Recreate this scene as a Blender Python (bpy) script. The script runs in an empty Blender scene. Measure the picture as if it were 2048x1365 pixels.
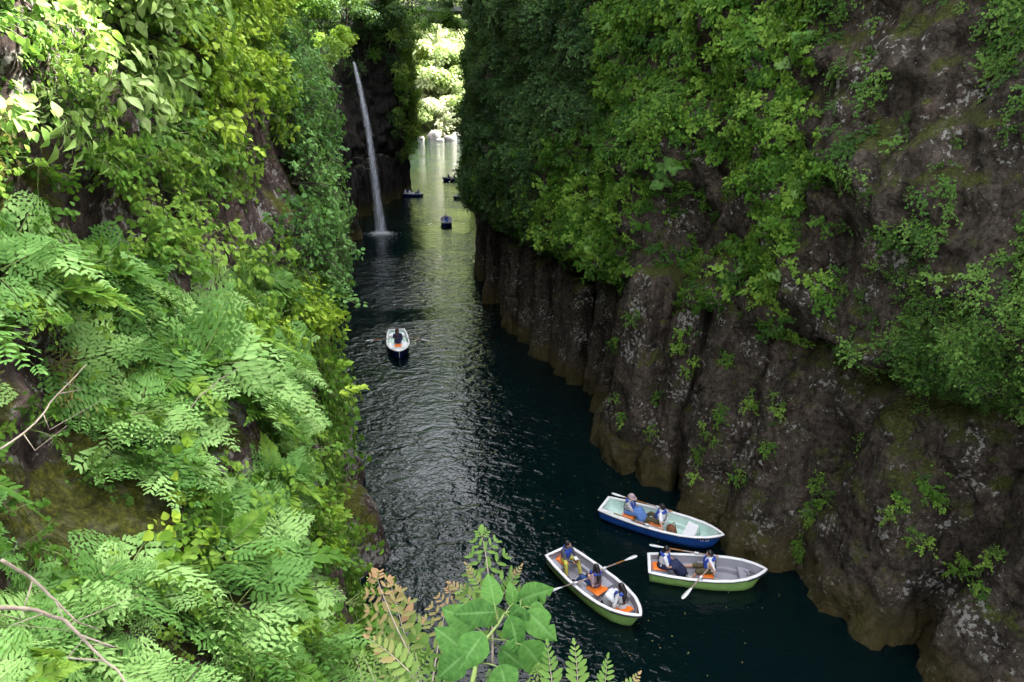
import bpy, bmesh, math, random
import numpy as np
from mathutils import Vector, Matrix, Euler
R = math.radians
random.seed(7); rng = np.random.default_rng(7)
scene = bpy.context.scene
C = scene.collection

# ------------------------------------------------------------------ camera, sky, sun, exposure
CAM = np.array([0.0, 0.0, 15.0]); FOC = 1365.33; PITCH = R(20.3)
cam_d = bpy.data.cameras.new('camera'); cam = bpy.data.objects.new('camera', cam_d); C.objects.link(cam)
cam_d.sensor_width = 36; cam_d.lens = 24; cam_d.clip_start = 0.05; cam_d.clip_end = 3000
cam.location = CAM; cam.rotation_euler = (R(90) - PITCH, 0, 0); scene.camera = cam
SUN_EL = R(49); SUN_AZ = R(60)            # azimuth from +Y towards +X
world = bpy.data.worlds.new('World'); scene.world = world; world.use_nodes = True
wn = world.node_tree.nodes; wl = world.node_tree.links
for n in list(wn): wn.remove(n)
sky = wn.new('ShaderNodeTexSky'); sky.sky_type = 'NISHITA'; sky.sun_disc = False
sky.sun_elevation = SUN_EL; sky.sun_rotation = SUN_AZ; sky.air_density = 1.0; sky.dust_density = 4.0; sky.ozone_density = 0.6
hs = wn.new('ShaderNodeHueSaturation'); hs.inputs['Saturation'].default_value = 0.25
bg = wn.new('ShaderNodeBackground'); bg.inputs['Strength'].default_value = 0.15
wo = wn.new('ShaderNodeOutputWorld')
wl.new(sky.outputs[0], hs.inputs['Color']); wl.new(hs.outputs[0], bg.inputs[0]); wl.new(bg.outputs[0], wo.inputs[0])
sd = bpy.data.lights.new('sun', 'SUN'); sd.energy = 5.0; sd.angle = R(0.53); sd.color = (1, .95, .86)
so = bpy.data.objects.new('sun', sd); C.objects.link(so)
sdir = Vector((math.sin(SUN_AZ) * math.cos(SUN_EL), math.cos(SUN_AZ) * math.cos(SUN_EL), math.sin(SUN_EL)))
so.rotation_euler = sdir.to_track_quat('Z', 'Y').to_euler(); so.location = (30, 30, 80)
vs = scene.view_settings; vs.view_transform = 'Standard'; vs.look = 'None'; vs.gamma = 1; vs.exposure = 3.25
scene.render.engine = 'CYCLES'

# ------------------------------------------------------------------ helpers
def ray(px, py):
    x = (np.asarray(px, float) - 1024) / FOC; t = (np.asarray(py, float) - 682.5) / FOC
    cp, sp = math.cos(PITCH), math.sin(PITCH)
    return np.stack([x, cp - t * sp, -(sp + t * cp)], -1)
def at(px, py, Y):
    d = ray(px, py); return CAM + d * (np.asarray(Y, float) / d[..., 1])[..., None]
def onz(px, py, z=0.0):
    d = ray(px, py); return CAM + d * ((z - CAM[2]) / d[..., 2])[..., None]
def proj(P):
    P = np.asarray(P) - CAM; cp, sp = math.cos(PITCH), math.sin(PITCH)
    zc = P[..., 1] * cp - P[..., 2] * sp; yc = P[..., 1] * sp + P[..., 2] * cp
    zc = np.maximum(zc, 1e-3)
    return 1024 + FOC * P[..., 0] / zc, 682.5 - FOC * yc / zc

def _hash(i, j, k, s):
    h = (i * 374761393 + j * 668265263 + k * 2147483647 + s * 1274126177) & 0xffffffff
    h = ((h ^ (h >> 13)) * 1274126177) & 0xffffffff
    return ((h ^ (h >> 16)) & 0xffff) / 65535.0
def vnoise(P, s=0):
    P = np.asarray(P, float); f = np.floor(P).astype(np.int64); t = P - f; t = t * t * (3 - 2 * t)
    out = 0
    for a in (0, 1):
        for b in (0, 1):
            for c in (0, 1):
                w = (t[..., 0] if a else 1 - t[..., 0]) * (t[..., 1] if b else 1 - t[..., 1]) * (t[..., 2] if c else 1 - t[..., 2])
                out = out + w * _hash(f[..., 0] + a, f[..., 1] + b, f[..., 2] + c, s)
    return out * 2 - 1
def fbm(P, o=4, s=0):
    P = np.asarray(P, float); v = 0; a = 1.0; n = 0
    for i in range(o): v = v + a * vnoise(P * 2 ** i, s + i); n += a; a *= .5
    return v / n

def mesh_from(V, F, name='m', mats=None, mi=None, smooth=True, attr=None):
    me = bpy.data.meshes.new(name)
    me.from_pydata([tuple(map(float, v)) for v in V], [], [tuple(int(a) for a in f) for f in F])
    if mats:
        for m in mats: me.materials.append(m)
    if mi is not None: me.polygons.foreach_set('material_index', np.asarray(mi, dtype=np.int32))
    me.polygons.foreach_set('use_smooth', np.full(len(me.polygons), smooth))
    if attr:
        for k, val in attr.items():
            a = me.attributes.new(k, 'FLOAT', 'POINT'); a.data.foreach_set('value', np.asarray(val, dtype=np.float32))
    me.update(); return me
def link(name, me, parent=None, **kw):
    o = bpy.data.objects.new(name, me); C.objects.link(o)
    if parent is not None: o.parent = parent
    for k, v in kw.items(): o[k] = v
    return o
def tag(o, label, cat, group=None):
    o['label'] = label; o['category'] = cat
    if group: o['group'] = group
    return o
def thing(name, label, cat, loc=(0, 0, 0), rot=(0, 0, 0), group=None):
    o = bpy.data.objects.new(name, None); C.objects.link(o); o.empty_display_size = .2
    o.location = loc; o.rotation_euler = rot
    return tag(o, label, cat, group)
def grid_faces(nu, nv, wrap=False, off=0):
    F = []
    for i in range(nu - (0 if wrap else 1)):
        j = (i + 1) % nu
        for k in range(nv - 1): F.append((off + i * nv + k, off + j * nv + k, off + j * nv + k + 1, off + i * nv + k + 1))
    return F
class Geo:                                  # collects verts and faces
    def __init__(s): s.V = []; s.F = []; s.M = []; s.n = 0; s.A = []
    def add(s, V, F, m=0, a=0.0):
        V = np.asarray(V, float).reshape(-1, 3); s.V.append(V); s.F += [tuple(i + s.n for i in f) for f in F]; s.M += [m] * len(F)
        s.A.append(np.broadcast_to(np.asarray(a, float), (len(V),))); s.n += len(V)
    def stamp(s, TV, TF, mats, poss, m=0, a=0.0):
        mats = np.asarray(mats); poss = np.asarray(poss); n = len(poss)
        V = np.einsum('nij,kj->nki', mats, TV) + poss[:, None, :]
        k = len(TV); base = s.n; TFa = TF
        for q in range(n): s.F += [tuple(i + base + q * k for i in f) for f in TFa]
        a = np.asarray(a, float)
        s.A.append(np.repeat(np.broadcast_to(a, (n,)), k)); s.M += [m] * (len(TF) * n); s.V.append(V.reshape(-1, 3)); s.n += n * k
    def mesh(s, name, mats, smooth=True, attr=None):
        return mesh_from(np.concatenate(s.V), s.F, name, mats, s.M, smooth, {attr: np.concatenate(s.A)} if attr else None)
def tube(path, rad, n=8, caps=True):
    path = np.asarray(path, float); rad = np.broadcast_to(np.asarray(rad, float), (len(path),))
    T = np.gradient(path, axis=0); T /= np.linalg.norm(T, axis=1)[:, None] + 1e-9
    V = []; up = np.array([0.13, 0.21, 1.0])
    if abs(T[0] @ (up / np.linalg.norm(up))) > .95: up = np.array([1.0, .2, .1])
    for p, t, r in zip(path, T, rad):
        a = np.cross(t, up); a /= np.linalg.norm(a) + 1e-9; b = np.cross(t, a); up = -b if False else up
        ang = np.arange(n) * 2 * np.pi / n
        V.append(p + r * (np.cos(ang)[:, None] * a + np.sin(ang)[:, None] * b))
    V = np.concatenate(V); m = len(path); F = []
    for i in range(m - 1):
        for k in range(n): F.append((i * n + k, i * n + (k + 1) % n, (i + 1) * n + (k + 1) % n, (i + 1) * n + k))
    if caps: F.append(tuple(range(n))[::-1]); F.append(tuple((m - 1) * n + k for k in range(n)))
    return V, F
def box(c, s, rz=0.0):
    x, y, z = [q / 2 for q in s]; P = np.array([(a * x, b * y, d * z) for a in (-1, 1) for b in (-1, 1) for d in (-1, 1)])
    ca, sa = math.cos(rz), math.sin(rz); P = P @ np.array([[ca, sa, 0], [-sa, ca, 0], [0, 0, 1]]) + np.array(c)
    return P, [(0, 1, 3, 2), (4, 6, 7, 5), (0, 4, 5, 1), (2, 3, 7, 6), (0, 2, 6, 4), (1, 5, 7, 3)]
def ellipsoid(c, r, nu=12, nv=8, Mx=None):
    V = []; c = np.array(c, float)
    for i in range(nv + 1):
        th = math.pi * i / nv
        for j in range(nu):
            ph = 2 * math.pi * j / nu; V.append((r[0] * math.sin(th) * math.cos(ph), r[1] * math.sin(th) * math.sin(ph), r[2] * math.cos(th)))
    V = np.array(V)
    if Mx is not None: V = V @ np.asarray(Mx).T
    V = V + c; F = [(i * nu + j, (i + 1) * nu + j, (i + 1) * nu + (j + 1) % nu, i * nu + (j + 1) % nu) for i in range(nv) for j in range(nu)]
    return V, F
def rot_from(Z, Yh):                         # columns X,Y,Z : Z normal, Y close to Yh
    Z = Z / (np.linalg.norm(Z, axis=-1, keepdims=True) + 1e-9)
    Y = Yh - (Yh * Z).sum(-1, keepdims=True) * Z; Y = Y / (np.linalg.norm(Y, axis=-1, keepdims=True) + 1e-9)
    X = np.cross(Y, Z); return np.stack([X, Y, Z], -1)

# ------------------------------------------------------------------ materials
def new_mat(name):
    m = bpy.data.materials.new(name); m.use_nodes = True; nt = m.node_tree
    for n in list(nt.nodes): nt.nodes.remove(n)
    return m, nt.nodes, nt.links
def N(nodes, t, **kw):
    n = nodes.new(t)
    for k, v in kw.items():
        if k in n.inputs: n.inputs[k].default_value = v
        else: setattr(n, k, v)
    return n
def ramp(nodes, pts, interp='LINEAR'):
    r = nodes.new('ShaderNodeValToRGB'); r.color_ramp.interpolation = interp; e = r.color_ramp.elements
    while len(e) < len(pts): e.new(.5)
    for q, (p, c) in zip(e, pts): q.position = p; q.color = tuple(c) + ((1,) if len(c) == 3 else ())
    return r
def mixc(nodes, links, a, b, fac, mode='MIX'):
    m = nodes.new('ShaderNodeMix'); m.data_type = 'RGBA'; m.blend_type = mode
    for s, v in ((6, a), (7, b), (0, fac)):
        if hasattr(v, 'links') or isinstance(v, bpy.types.NodeSocket): links.new(v, m.inputs[s])
        else: m.inputs[s].default_value = v if s == 0 else tuple(v) + (1,)
    return m.outputs[2]
def flat_mat(name, col, rough=.5, var=.12, scale=8, bump=.0, spec=.5, metal=0):
    m, n, l = new_mat(name); tc = N(n, 'ShaderNodeTexCoord'); no = N(n, 'ShaderNodeTexNoise', Scale=scale, Detail=5)
    l.new(tc.outputs['Object'], no.inputs['Vector'])
    r = ramp(n, [(.3, [c * (1 - var) for c in col]), (.7, [min(1, c * (1 + var)) for c in col])]); l.new(no.outputs[0], r.inputs[0])
    b = N(n, 'ShaderNodeBsdfPrincipled', Roughness=rough, Metallic=metal); b.inputs['Specular IOR Level'].default_value = spec
    l.new(r.outputs[0], b.inputs['Base Color'])
    if bump:
        bp = N(n, 'ShaderNodeBump', Strength=bump, Distance=.02); l.new(no.outputs[0], bp.inputs['Height']); l.new(bp.outputs[0], b.inputs['Normal'])
    o = N(n, 'ShaderNodeOutputMaterial'); l.new(b.outputs[0], o.inputs[0]); return m
def leaf_mat(name, cols, trans=.35, rough=.45, spot=None, attr=None, attr_col=(.30, .17, .07)):
    m, n, l = new_mat(name)
    oi = N(n, 'ShaderNodeObjectInfo'); geo = N(n, 'ShaderNodeNewGeometry')
    no = N(n, 'ShaderNodeTexNoise', Scale=.45, Detail=3); l.new(geo.outputs['Position'], no.inputs['Vector'])
    n2 = N(n, 'ShaderNodeTexNoise', Scale=9, Detail=2); l.new(geo.outputs['Position'], n2.inputs['Vector'])
    a = N(n, 'ShaderNodeMath', operation='MULTIPLY'); a.inputs[1].default_value = .5; l.new(oi.outputs['Random'], a.inputs[0])
    b = N(n, 'ShaderNodeMath', operation='MULTIPLY_ADD'); b.inputs[1].default_value = .75; l.new(no.outputs[0], b.inputs[0]); l.new(a.outputs[0], b.inputs[2])
    c = N(n, 'ShaderNodeMath', operation='MULTIPLY_ADD'); c.inputs[1].default_value = .5; l.new(n2.outputs[0], c.inputs[0]); l.new(b.outputs[0], c.inputs[2])
    k = len(cols); r = ramp(n, [(.52 + .68 * i / (k - 1), q) for i, q in enumerate(cols)]); l.new(c.outputs[0], r.inputs[0])
    col = r.outputs[0]
    if attr:
        at_ = N(n, 'ShaderNodeAttribute', attribute_name=attr); col = mixc(n, l, col, attr_col, at_.outputs['Fac'])
    p = N(n, 'ShaderNodeBsdfPrincipled', Roughness=rough + .12); p.inputs['Specular IOR Level'].default_value = .14; l.new(col, p.inputs['Base Color'])
    t = N(n, 'ShaderNodeBsdfTranslucent'); tcol = mixc(n, l, col, (.34, .52, .03), .22); l.new(tcol, t.inputs[0])
    mx = N(n, 'ShaderNodeMixShader'); mx.inputs[0].default_value = trans; l.new(p.outputs[0], mx.inputs[1]); l.new(t.outputs[0], mx.inputs[2])
    o = N(n, 'ShaderNodeOutputMaterial'); l.new(mx.outputs[0], o.inputs[0]); return m
def rock_mat(name, base, lichen=.5, moss=.5, mosscol=(.050, .060, .012), band=True, scale=1.0):
    m, n, l = new_mat(name); geo = N(n, 'ShaderNodeNewGeometry'); pos = geo.outputs['Position']
    mp = N(n, 'ShaderNodeMapping'); mp.inputs['Scale'].default_value = (1, 1, .45); l.new(pos, mp.inputs[0])
    n1 = N(n, 'ShaderNodeTexNoise', Scale=1.1 * scale, Detail=12, Roughness=.68, Distortion=.6); l.new(mp.outputs[0], n1.inputs['Vector'])
    d = [c * .38 for c in base]; h = [min(1, c * 1.9) for c in base]
    r1 = ramp(n, [(.28, d), (.5, base), (.66, (base[0] * 1.35, base[1] * 1.25, base[2] * 1.25)), (.8, h)]); l.new(n1.outputs[0], r1.inputs[0]); col = r1.outputs[0]
    nf = N(n, 'ShaderNodeTexNoise', Scale=6 * scale, Detail=10, Roughness=.78, Distortion=.3); l.new(pos, nf.inputs['Vector'])
    rf = ramp(n, [(.38, (.22, .20, .19)), (.5, (.9, .9, .9)), (.62, (1.75, 1.7, 1.7))]); l.new(nf.outputs[0], rf.inputs[0]); col = mixc(n, l, col, rf.outputs[0], .9, 'MULTIPLY')
    # pale lichen blotches
    # dark weeping streaks and greyer bare faces
    ms = N(n, 'ShaderNodeMapping'); ms.inputs['Scale'].default_value = (1.6, 1.6, .10); l.new(pos, ms.inputs[0]); ns = N(n, 'ShaderNodeTexNoise', Scale=1.3 * scale, Detail=5, Roughness=.6, Distortion=.4); l.new(ms.outputs[0], ns.inputs['Vector'])
    rs = ramp(n, [(.34, (.35, .32, .30)), (.48, (1, 1, 1)), (.66, (1.35, 1.4, 1.45))]); l.new(ns.outputs[0], rs.inputs[0]); col = mixc(n, l, col, rs.outputs[0], .85, 'MULTIPLY')
    v = N(n, 'ShaderNodeTexNoise', Scale=6.5 * scale, Detail=8, Roughness=.66); l.new(pos, v.inputs['Vector'])
    vb = N(n, 'ShaderNodeTexNoise', Scale=.7 * scale, Detail=2); l.new(pos, vb.inputs['Vector'])
    s = N(n, 'ShaderNodeMath', operation='MULTIPLY_ADD'); s.inputs[1].default_value = .55; l.new(vb.outputs[0], s.inputs[0]); l.new(v.outputs[0], s.inputs[2])
    rl = ramp(n, [(.935 - .10 * lichen, (0, 0, 0)), (.975 - .10 * lichen, (1, 1, 1))]); l.new(s.outputs[0], rl.inputs[0])
    lf = N(n, 'ShaderNodeMath', operation='MULTIPLY'); lf.inputs[1].default_value = .8; l.new(rl.outputs[0], lf.inputs[0])
    col = mixc(n, l, col, (.34, .33, .30), lf.outputs[0])
    # moss, more on faces that look up
    nm = N(n, 'ShaderNodeTexNoise', Scale=1.1 * scale, Detail=14, Roughness=.72); l.new(pos, nm.inputs['Vector'])
    sep = N(n, 'ShaderNodeSeparateXYZ'); l.new(geo.outputs['Normal'], sep.inputs[0])
    mm = N(n, 'ShaderNodeMath', operation='MULTIPLY_ADD'); mm.inputs[1].default_value = .3; l.new(sep.outputs[2], mm.inputs[0]); l.new(nm.outputs[0], mm.inputs[2])
    if name == 'lichen_rock':                  # golden moss cushions on the slope
        am = N(n, 'ShaderNodeAttribute', attribute_name='moss'); m2 = N(n, 'ShaderNodeMath', operation='MULTIPLY_ADD'); m2.inputs[1].default_value = .30; l.new(am.outputs['Fac'], m2.inputs[0]); l.new(mm.outputs[0], m2.inputs[2]); mm = m2; mosscol = (.075, .085, .010)
    rm = ramp(n, [(.70 - .22 * moss, (0, 0, 0)), (.78 - .22 * moss, (1, 1, 1))]); l.new(mm.outputs[0], rm.inputs[0])
    mcr = ramp(n, [(.36, [c * .35 for c in mosscol]), (.52, mosscol), (.66, (mosscol[0] * 2.4, mosscol[1] * 2.1, mosscol[2] * 1.5))]); nq = N(n, 'ShaderNodeTexNoise', Scale=14 * scale, Detail=6, Roughness=.8); l.new(pos, nq.inputs['Vector']); l.new(nq.outputs[0], mcr.inputs[0]); mc = mcr.outputs[0]
    mf = N(n, 'ShaderNodeMath', operation='MULTIPLY'); mf.inputs[1].default_value = .85; l.new(rm.outputs[0], mf.inputs[0])
    col = mixc(n, l, col, mc, mf.outputs[0])
    rough = .85
    if band:                                   # ochre, algae-stained band just above the river
        sz = N(n, 'ShaderNodeSeparateXYZ'); l.new(pos, sz.inputs[0])
        zz = N(n, 'ShaderNodeMath', operation='MULTIPLY_ADD'); zz.inputs[1].default_value = -1.6; l.new(nm.outputs[0], zz.inputs[0]); l.new(sz.outputs[2], zz.inputs[2])
        mr = N(n, 'ShaderNodeMapRange'); mr.inputs['From Min'].default_value = -.3; mr.inputs['From Max'].default_value = 1.0; mr.inputs['To Min'].default_value = .75; mr.inputs['To Max'].default_value = 0
        l.new(zz.outputs[0], mr.inputs[0]); oc = mixc(n, l, (.075, .045, .014), (.055, .06, .016), n1.outputs[0]); col = mixc(n, l, col, oc, mr.outputs[0])
    p = N(n, 'ShaderNodeBsdfPrincipled', Roughness=rough); p.inputs['Specular IOR Level'].default_value = .12; l.new(col, p.inputs['Base Color'])
    ad = N(n, 'ShaderNodeMath', operation='MULTIPLY_ADD'); ad.inputs[1].default_value = .6; l.new(nf.outputs[0], ad.inputs[0]); l.new(n1.outputs[0], ad.inputs[2])
    wv = N(n, 'ShaderNodeTexNoise', Scale=1.5, Detail=4); l.new(pos, wv.inputs['Vector']); va = N(n, 'ShaderNodeVectorMath', operation='MULTIPLY_ADD'); va.inputs[1].default_value = (.9, .9, .9); l.new(wv.outputs['Color'], va.inputs[0]); l.new(mp.outputs[0], va.inputs[2])
    vo = N(n, 'ShaderNodeTexVoronoi', Scale=.85 * scale, feature='DISTANCE_TO_EDGE'); l.new(va.outputs[0], vo.inputs['Vector'])
    vr = ramp(n, [(0, (0, 0, 0)), (.035, (1, 1, 1))]); l.new(vo.outputs['Distance'], vr.inputs[0]); ck = mixc(n, l, (.18, .17, .16), (1, 1, 1), vr.outputs[0]); col = mixc(n, l, col, ck, .30, 'MULTIPLY'); l.new(col, p.inputs['Base Color'])
    a3 = N(n, 'ShaderNodeMath', operation='MULTIPLY_ADD'); a3.inputs[1].default_value = .22; l.new(vr.outputs[0], a3.inputs[0]); l.new(ad.outputs[0], a3.inputs[2]); ad = a3
    bp = N(n, 'ShaderNodeBump', Strength=1.0, Distance=.22); l.new(ad.outputs[0], bp.inputs['Height']); l.new(bp.outputs[0], p.inputs['Normal'])
    o = N(n, 'ShaderNodeOutputMaterial'); l.new(p.outputs[0], o.inputs[0]); return m

M = {}
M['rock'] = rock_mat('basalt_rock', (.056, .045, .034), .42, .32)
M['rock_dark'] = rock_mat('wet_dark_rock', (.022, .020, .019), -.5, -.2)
M['rock_left'] = rock_mat('lichen_rock', (.080, .058, .052), 1.15, .25, (.05, .06, .012), band=False)
M['soil'] = rock_mat('mossy_soil', (.05, .045, .028), .1, .8, (.06, .08, .02), band=False)
M['boulder'] = rock_mat('pale_boulder', (.42, .40, .37), .3, .0, band=False)
M['fern'] = leaf_mat('fern_green', [(.060, .155, .028), (.150, .31, .075), (.28, .46, .145)])
M['fern_old'] = leaf_mat('fern_browning', [(.06, .13, .025), (.10, .18, .035), (.14, .22, .05)], attr='tip', attr_col=(.26, .16, .08))
M['lime'] = leaf_mat('lime_leaf', [(.09, .20, .016), (.19, .33, .026), (.33, .46, .05)])
M['mid'] = leaf_mat('mid_leaf', [(.045, .12, .014), (.10, .22, .026), (.19, .32, .045)])
M['blue'] = leaf_mat('bluish_leaf', [(.030, .10, .022), (.075, .19, .045), (.15, .30, .085)])
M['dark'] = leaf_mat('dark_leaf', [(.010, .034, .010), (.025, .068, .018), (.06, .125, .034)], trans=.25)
M['pale'] = leaf_mat('pale_leaf', [(.13, .25, .05), (.25, .38, .10), (.38, .50, .20)])
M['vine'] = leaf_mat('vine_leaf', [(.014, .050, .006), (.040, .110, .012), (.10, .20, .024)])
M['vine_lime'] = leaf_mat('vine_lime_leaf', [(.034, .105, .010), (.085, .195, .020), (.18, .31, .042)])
M['creeper'] = leaf_mat('creeper_leaf', [(.025, .075, .012), (.065, .15, .024), (.13, .24, .045)])
M['straw'] = leaf_mat('straw_leaf', [(.16, .15, .04), (.26, .23, .07), (.36, .30, .12)])
M['sun_paled'] = leaf_mat('sun_paled_leaf', [(.14, .21, .06), (.30, .38, .14), (.52, .55, .34)])  # far leaves paled in colour to stand in for haze and strong sun
M['stem'] = flat_mat('green_stem', (.12, .17, .04), .6)
M['twig'] = flat_mat('dry_twig', (.26, .21, .16), .8, .3, 20)
M['bark'] = flat_mat('bark', (.055, .042, .032), .9, .4, 6, .6)
M['paint_white'] = flat_mat('white_gelcoat', (.80, .78, .79), .3, .06, 3)
M['paint_blue'] = flat_mat('blue_gelcoat', (.012, .07, .30), .25, .2, 3)
M['paint_navy'] = flat_mat('navy_gelcoat', (.008, .015, .09), .25, .2, 3)
M['paint_lime'] = flat_mat('lime_gelcoat', (.22, .38, .10), .3, .15, 4)
M['mint'] = flat_mat('mint_gelcoat', (.52, .68, .61), .4, .08, 5)
M['grey'] = flat_mat('grey_gelcoat', (.30, .29, .33), .45, .08, 5)
M['rubber'] = flat_mat('black_rubber', (.012, .012, .014), .6)
M['steel'] = flat_mat('galvanised', (.55, .55, .57), .35, .1, 20, 0, .5, .7)
M['oarwood'] = flat_mat('varnished_wood', (.34, .14, .035), .35, .3, 12)
M['oargrey'] = flat_mat('worn_wood', (.36, .27, .23), .6, .2, 12)
M['orange'] = flat_mat('orange_vinyl', (.85, .19, .015), .45, .1, 9)
M['skin'] = flat_mat('skin', (.50, .27, .18), .5, .05)
M['hair'] = flat_mat('black_hair', (.012, .009, .009), .4, .3, 40)
M['hair_red'] = flat_mat('auburn_hair', (.05, .013, .010), .4, .3, 40)
M['vest_blue'] = flat_mat('blue_lifevest', (.02, .06, .36), .6)
M['navy'] = flat_mat('navy_cloth', (.012, .018, .06), .8)
M['denim'] = flat_mat('denim', (.02, .06, .19), .8, .25, 30)
M['bluecloth'] = flat_mat('light_blue_cloth', (.10, .20, .48), .8, .25, 20)
M['white_cloth'] = flat_mat('white_cloth', (.72, .72, .75), .8, .08, 12)
M['greyprint'] = flat_mat('pale_print_cloth', (.45, .44, .45), .8, .6, 28)
M['tweed'] = flat_mat('mauve_print_cloth', (.25, .17, .19), .8, .7, 60)
M['charcoal'] = flat_mat('charcoal_cloth', (.07, .07, .09), .8, .2)
M['yellow'] = flat_mat('yellow_print_cloth', (.52, .46, .08), .8, .45, 25)
M['olive'] = flat_mat('olive_cloth', (.075, .062, .028), .8, .5, 14)
M['shoe'] = flat_mat('black_shoe', (.015, .014, .016), .5)
M['hat'] = flat_mat('mauve_hat', (.40, .30, .30), .85, .1)
M['bag'] = flat_mat('brown_leather', (.17, .06, .022), .6, .4, 10)
M['concrete'] = flat_mat('old_concrete', (.20, .20, .18), .9, .3, 1.5, .4)
M['foam'] = flat_mat('white_foam', (.75, .78, .82), .7, .1)

# ------------------------------------------------------------------ water
def water_mat():
    m, n, l = new_mat('river_water'); geo = N(n, 'ShaderNodeNewGeometry'); pos = geo.outputs['Position']
    wob = N(n, 'ShaderNodeTexNoise', Scale=.25, Detail=2); l.new(pos, wob.inputs['Vector'])
    mp = N(n, 'ShaderNodeMapping'); mp.inputs['Scale'].default_value = (.8, 1.15, 1); mp.inputs['Rotation'].default_value = (0, 0, R(-8)); l.new(pos, mp.inputs[0])
    a = N(n, 'ShaderNodeTexNoise', Scale=1.4, Detail=2.0, Roughness=.45, Distortion=.8); l.new(mp.outputs[0], a.inputs['Vector'])
    b = N(n, 'ShaderNodeTexNoise', Scale=5.0, Detail=2, Roughness=.5, Distortion=.8); l.new(mp.outputs[0], b.inputs['Vector'])
    # wind-ruffled patches against calmer water
    pt = N(n, 'ShaderNodeTexNoise', Scale=.10, Detail=3, Distortion=.6); l.new(pos, pt.inputs['Vector'])
    pr = ramp(n, [(.36, (.25,) * 3), (.58, (1, 1, 1))]); l.new(pt.outputs[0], pr.inputs[0])
    s = N(n, 'ShaderNodeMath', operation='MULTIPLY_ADD'); s.inputs[1].default_value = .34; l.new(b.outputs[0], s.inputs[0]); l.new(a.outputs[0], s.inputs[2])
    bp = N(n, 'ShaderNodeBump', Distance=.105); l.new(s.outputs[0], bp.inputs['Height']); l.new(pr.outputs[0], bp.inputs['Strength'])
    p = N(n, 'ShaderNodeBsdfPrincipled', Roughness=.04, IOR=1.333)
    sy = N(n, 'ShaderNodeSeparateXYZ'); l.new(pos, sy.inputs[0])
    p.inputs['Base Color'].default_value = (.001, .0055, .0062, 1); l.new(bp.outputs[0], p.inputs['Normal'])
    o = N(n, 'ShaderNodeOutputMaterial'); l.new(p.outputs[0], o.inputs[0]); return m
M['water'] = water_mat()
def strip(name, x0, x1, y0, y1, z, mat):
    nx, ny = 30, 60
    X, Y = np.meshgrid(np.linspace(x0, x1, nx), np.linspace(y0, y1, ny), indexing='ij')
    V = np.stack([X, Y, np.full_like(X, z)], -1).reshape(-1, 3)
    return link(name, mesh_from(V, grid_faces(nx, ny), name, [mat]), kind='structure')
strip('water', -160, 90, -60, 236, 0, M['water'])
strip('riverbed', -600, 500, -100, 1200, -2.5, M['soil'])

# ------------------------------------------------------------------ gorge walls
def spline(P, n):
    P = np.asarray(P, float); d = np.r_[0, np.cumsum(np.linalg.norm(np.diff(P, axis=0), axis=1))]
    s = np.linspace(0, d[-1], n * 4); Q = np.stack([np.interp(s, d, P[:, k]) for k in range(P.shape[1])], 1)
    w = max(3, n * 4 // 60); ker = np.hanning(w + 2)[1:-1]; ker /= ker.sum()
    Qp = np.pad(Q, ((w // 2, w // 2), (0, 0)), 'edge'); S = np.stack([np.convolve(Qp[:, k], ker, 'valid')[:len(Q)] for k in range(Q.shape[1])], 1)
    return S[::4]
def normals2(S, side):
    T = np.gradient(S, axis=0); T /= np.linalg.norm(T, axis=1)[:, None]
    return np.stack([T[:, 1], -T[:, 0]], 1) * side       # side +1: to the right of travel
Rline = np.array([(15.5, -12), (15, 0), (13.6, 7.5), (11.6, 12.5), (9.5, 16), (7.5, 20), (5.8, 23.5), (4.3, 25.5), (3.6, 33), (.6, 40), (-1.6, 47), (-2.9, 58), (-3.2, 75), (-4.2, 100), (-7.0, 128), (-4, 142), (14, 156), (55, 170)])
Lline = np.array([(-5.6, 17), (-6.9, 23.5), (-8.9, 30), (-12, 41), (-14.6, 55), (-16.9, 66), (-16.2, 73), (-17.6, 75), (-18.6, 80), (-18, 92), (-16.2, 100), (-15.2, 105), (-16.5, 112), (-23, 135), (-34, 180), (-50, 236)])
def crack(Y): return np.interp(Y, [0, 12, 24, 34, 45, 60, 80, 110], [8.6, 7.9, 7.0, 6.6, 7.0, 7.4, 7, 6])
def terr(f, n=6): g_ = np.round(f * n) / n; return g_ * .9 + f * .1
def wall_grid(S, Nn, Z, offf, am=1.0):
    u = np.arange(len(S)); P = np.zeros((len(S), len(Z), 3))
    Y = S[:, 1][:, None] * np.ones(len(Z)); ZZ = np.ones(len(S))[:, None] * Z
    off = offf(Y, ZZ, S[:, 0][:, None] * np.ones(len(Z)))
    P[..., 0] = S[:, 0][:, None] + Nn[:, 0][:, None] * off; P[..., 1] = S[:, 1][:, None] + Nn[:, 1][:, None] * off; P[..., 2] = ZZ
    q = P * .9
    d = fbm(P * .33, 4, 3) * 1.1 + fbm(q * np.array([1, 1, .5]), 3, 9) * .55 + (np.abs(fbm(P * np.array([1.9, 1.9, 1.2]), 3, 15)) - .2) * .30 + terr(fbm(P * np.array([.8, .8, 1.0]), 3, 91), 7) * .75
    # ledges and folded joints
    d = d + .25 * np.abs(fbm(P * np.array([.5, .5, 1.4]), 3, 21))
    amp = np.clip((ZZ - 1) / 4, .4, 1) * np.interp(Y, [0, 60, 110], [1, 1.2, 1.8]) * am
    P[..., 0] += Nn[:, 0][:, None] * d * amp; P[..., 1] += Nn[:, 1][:, None] * d * amp
    return P
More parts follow.
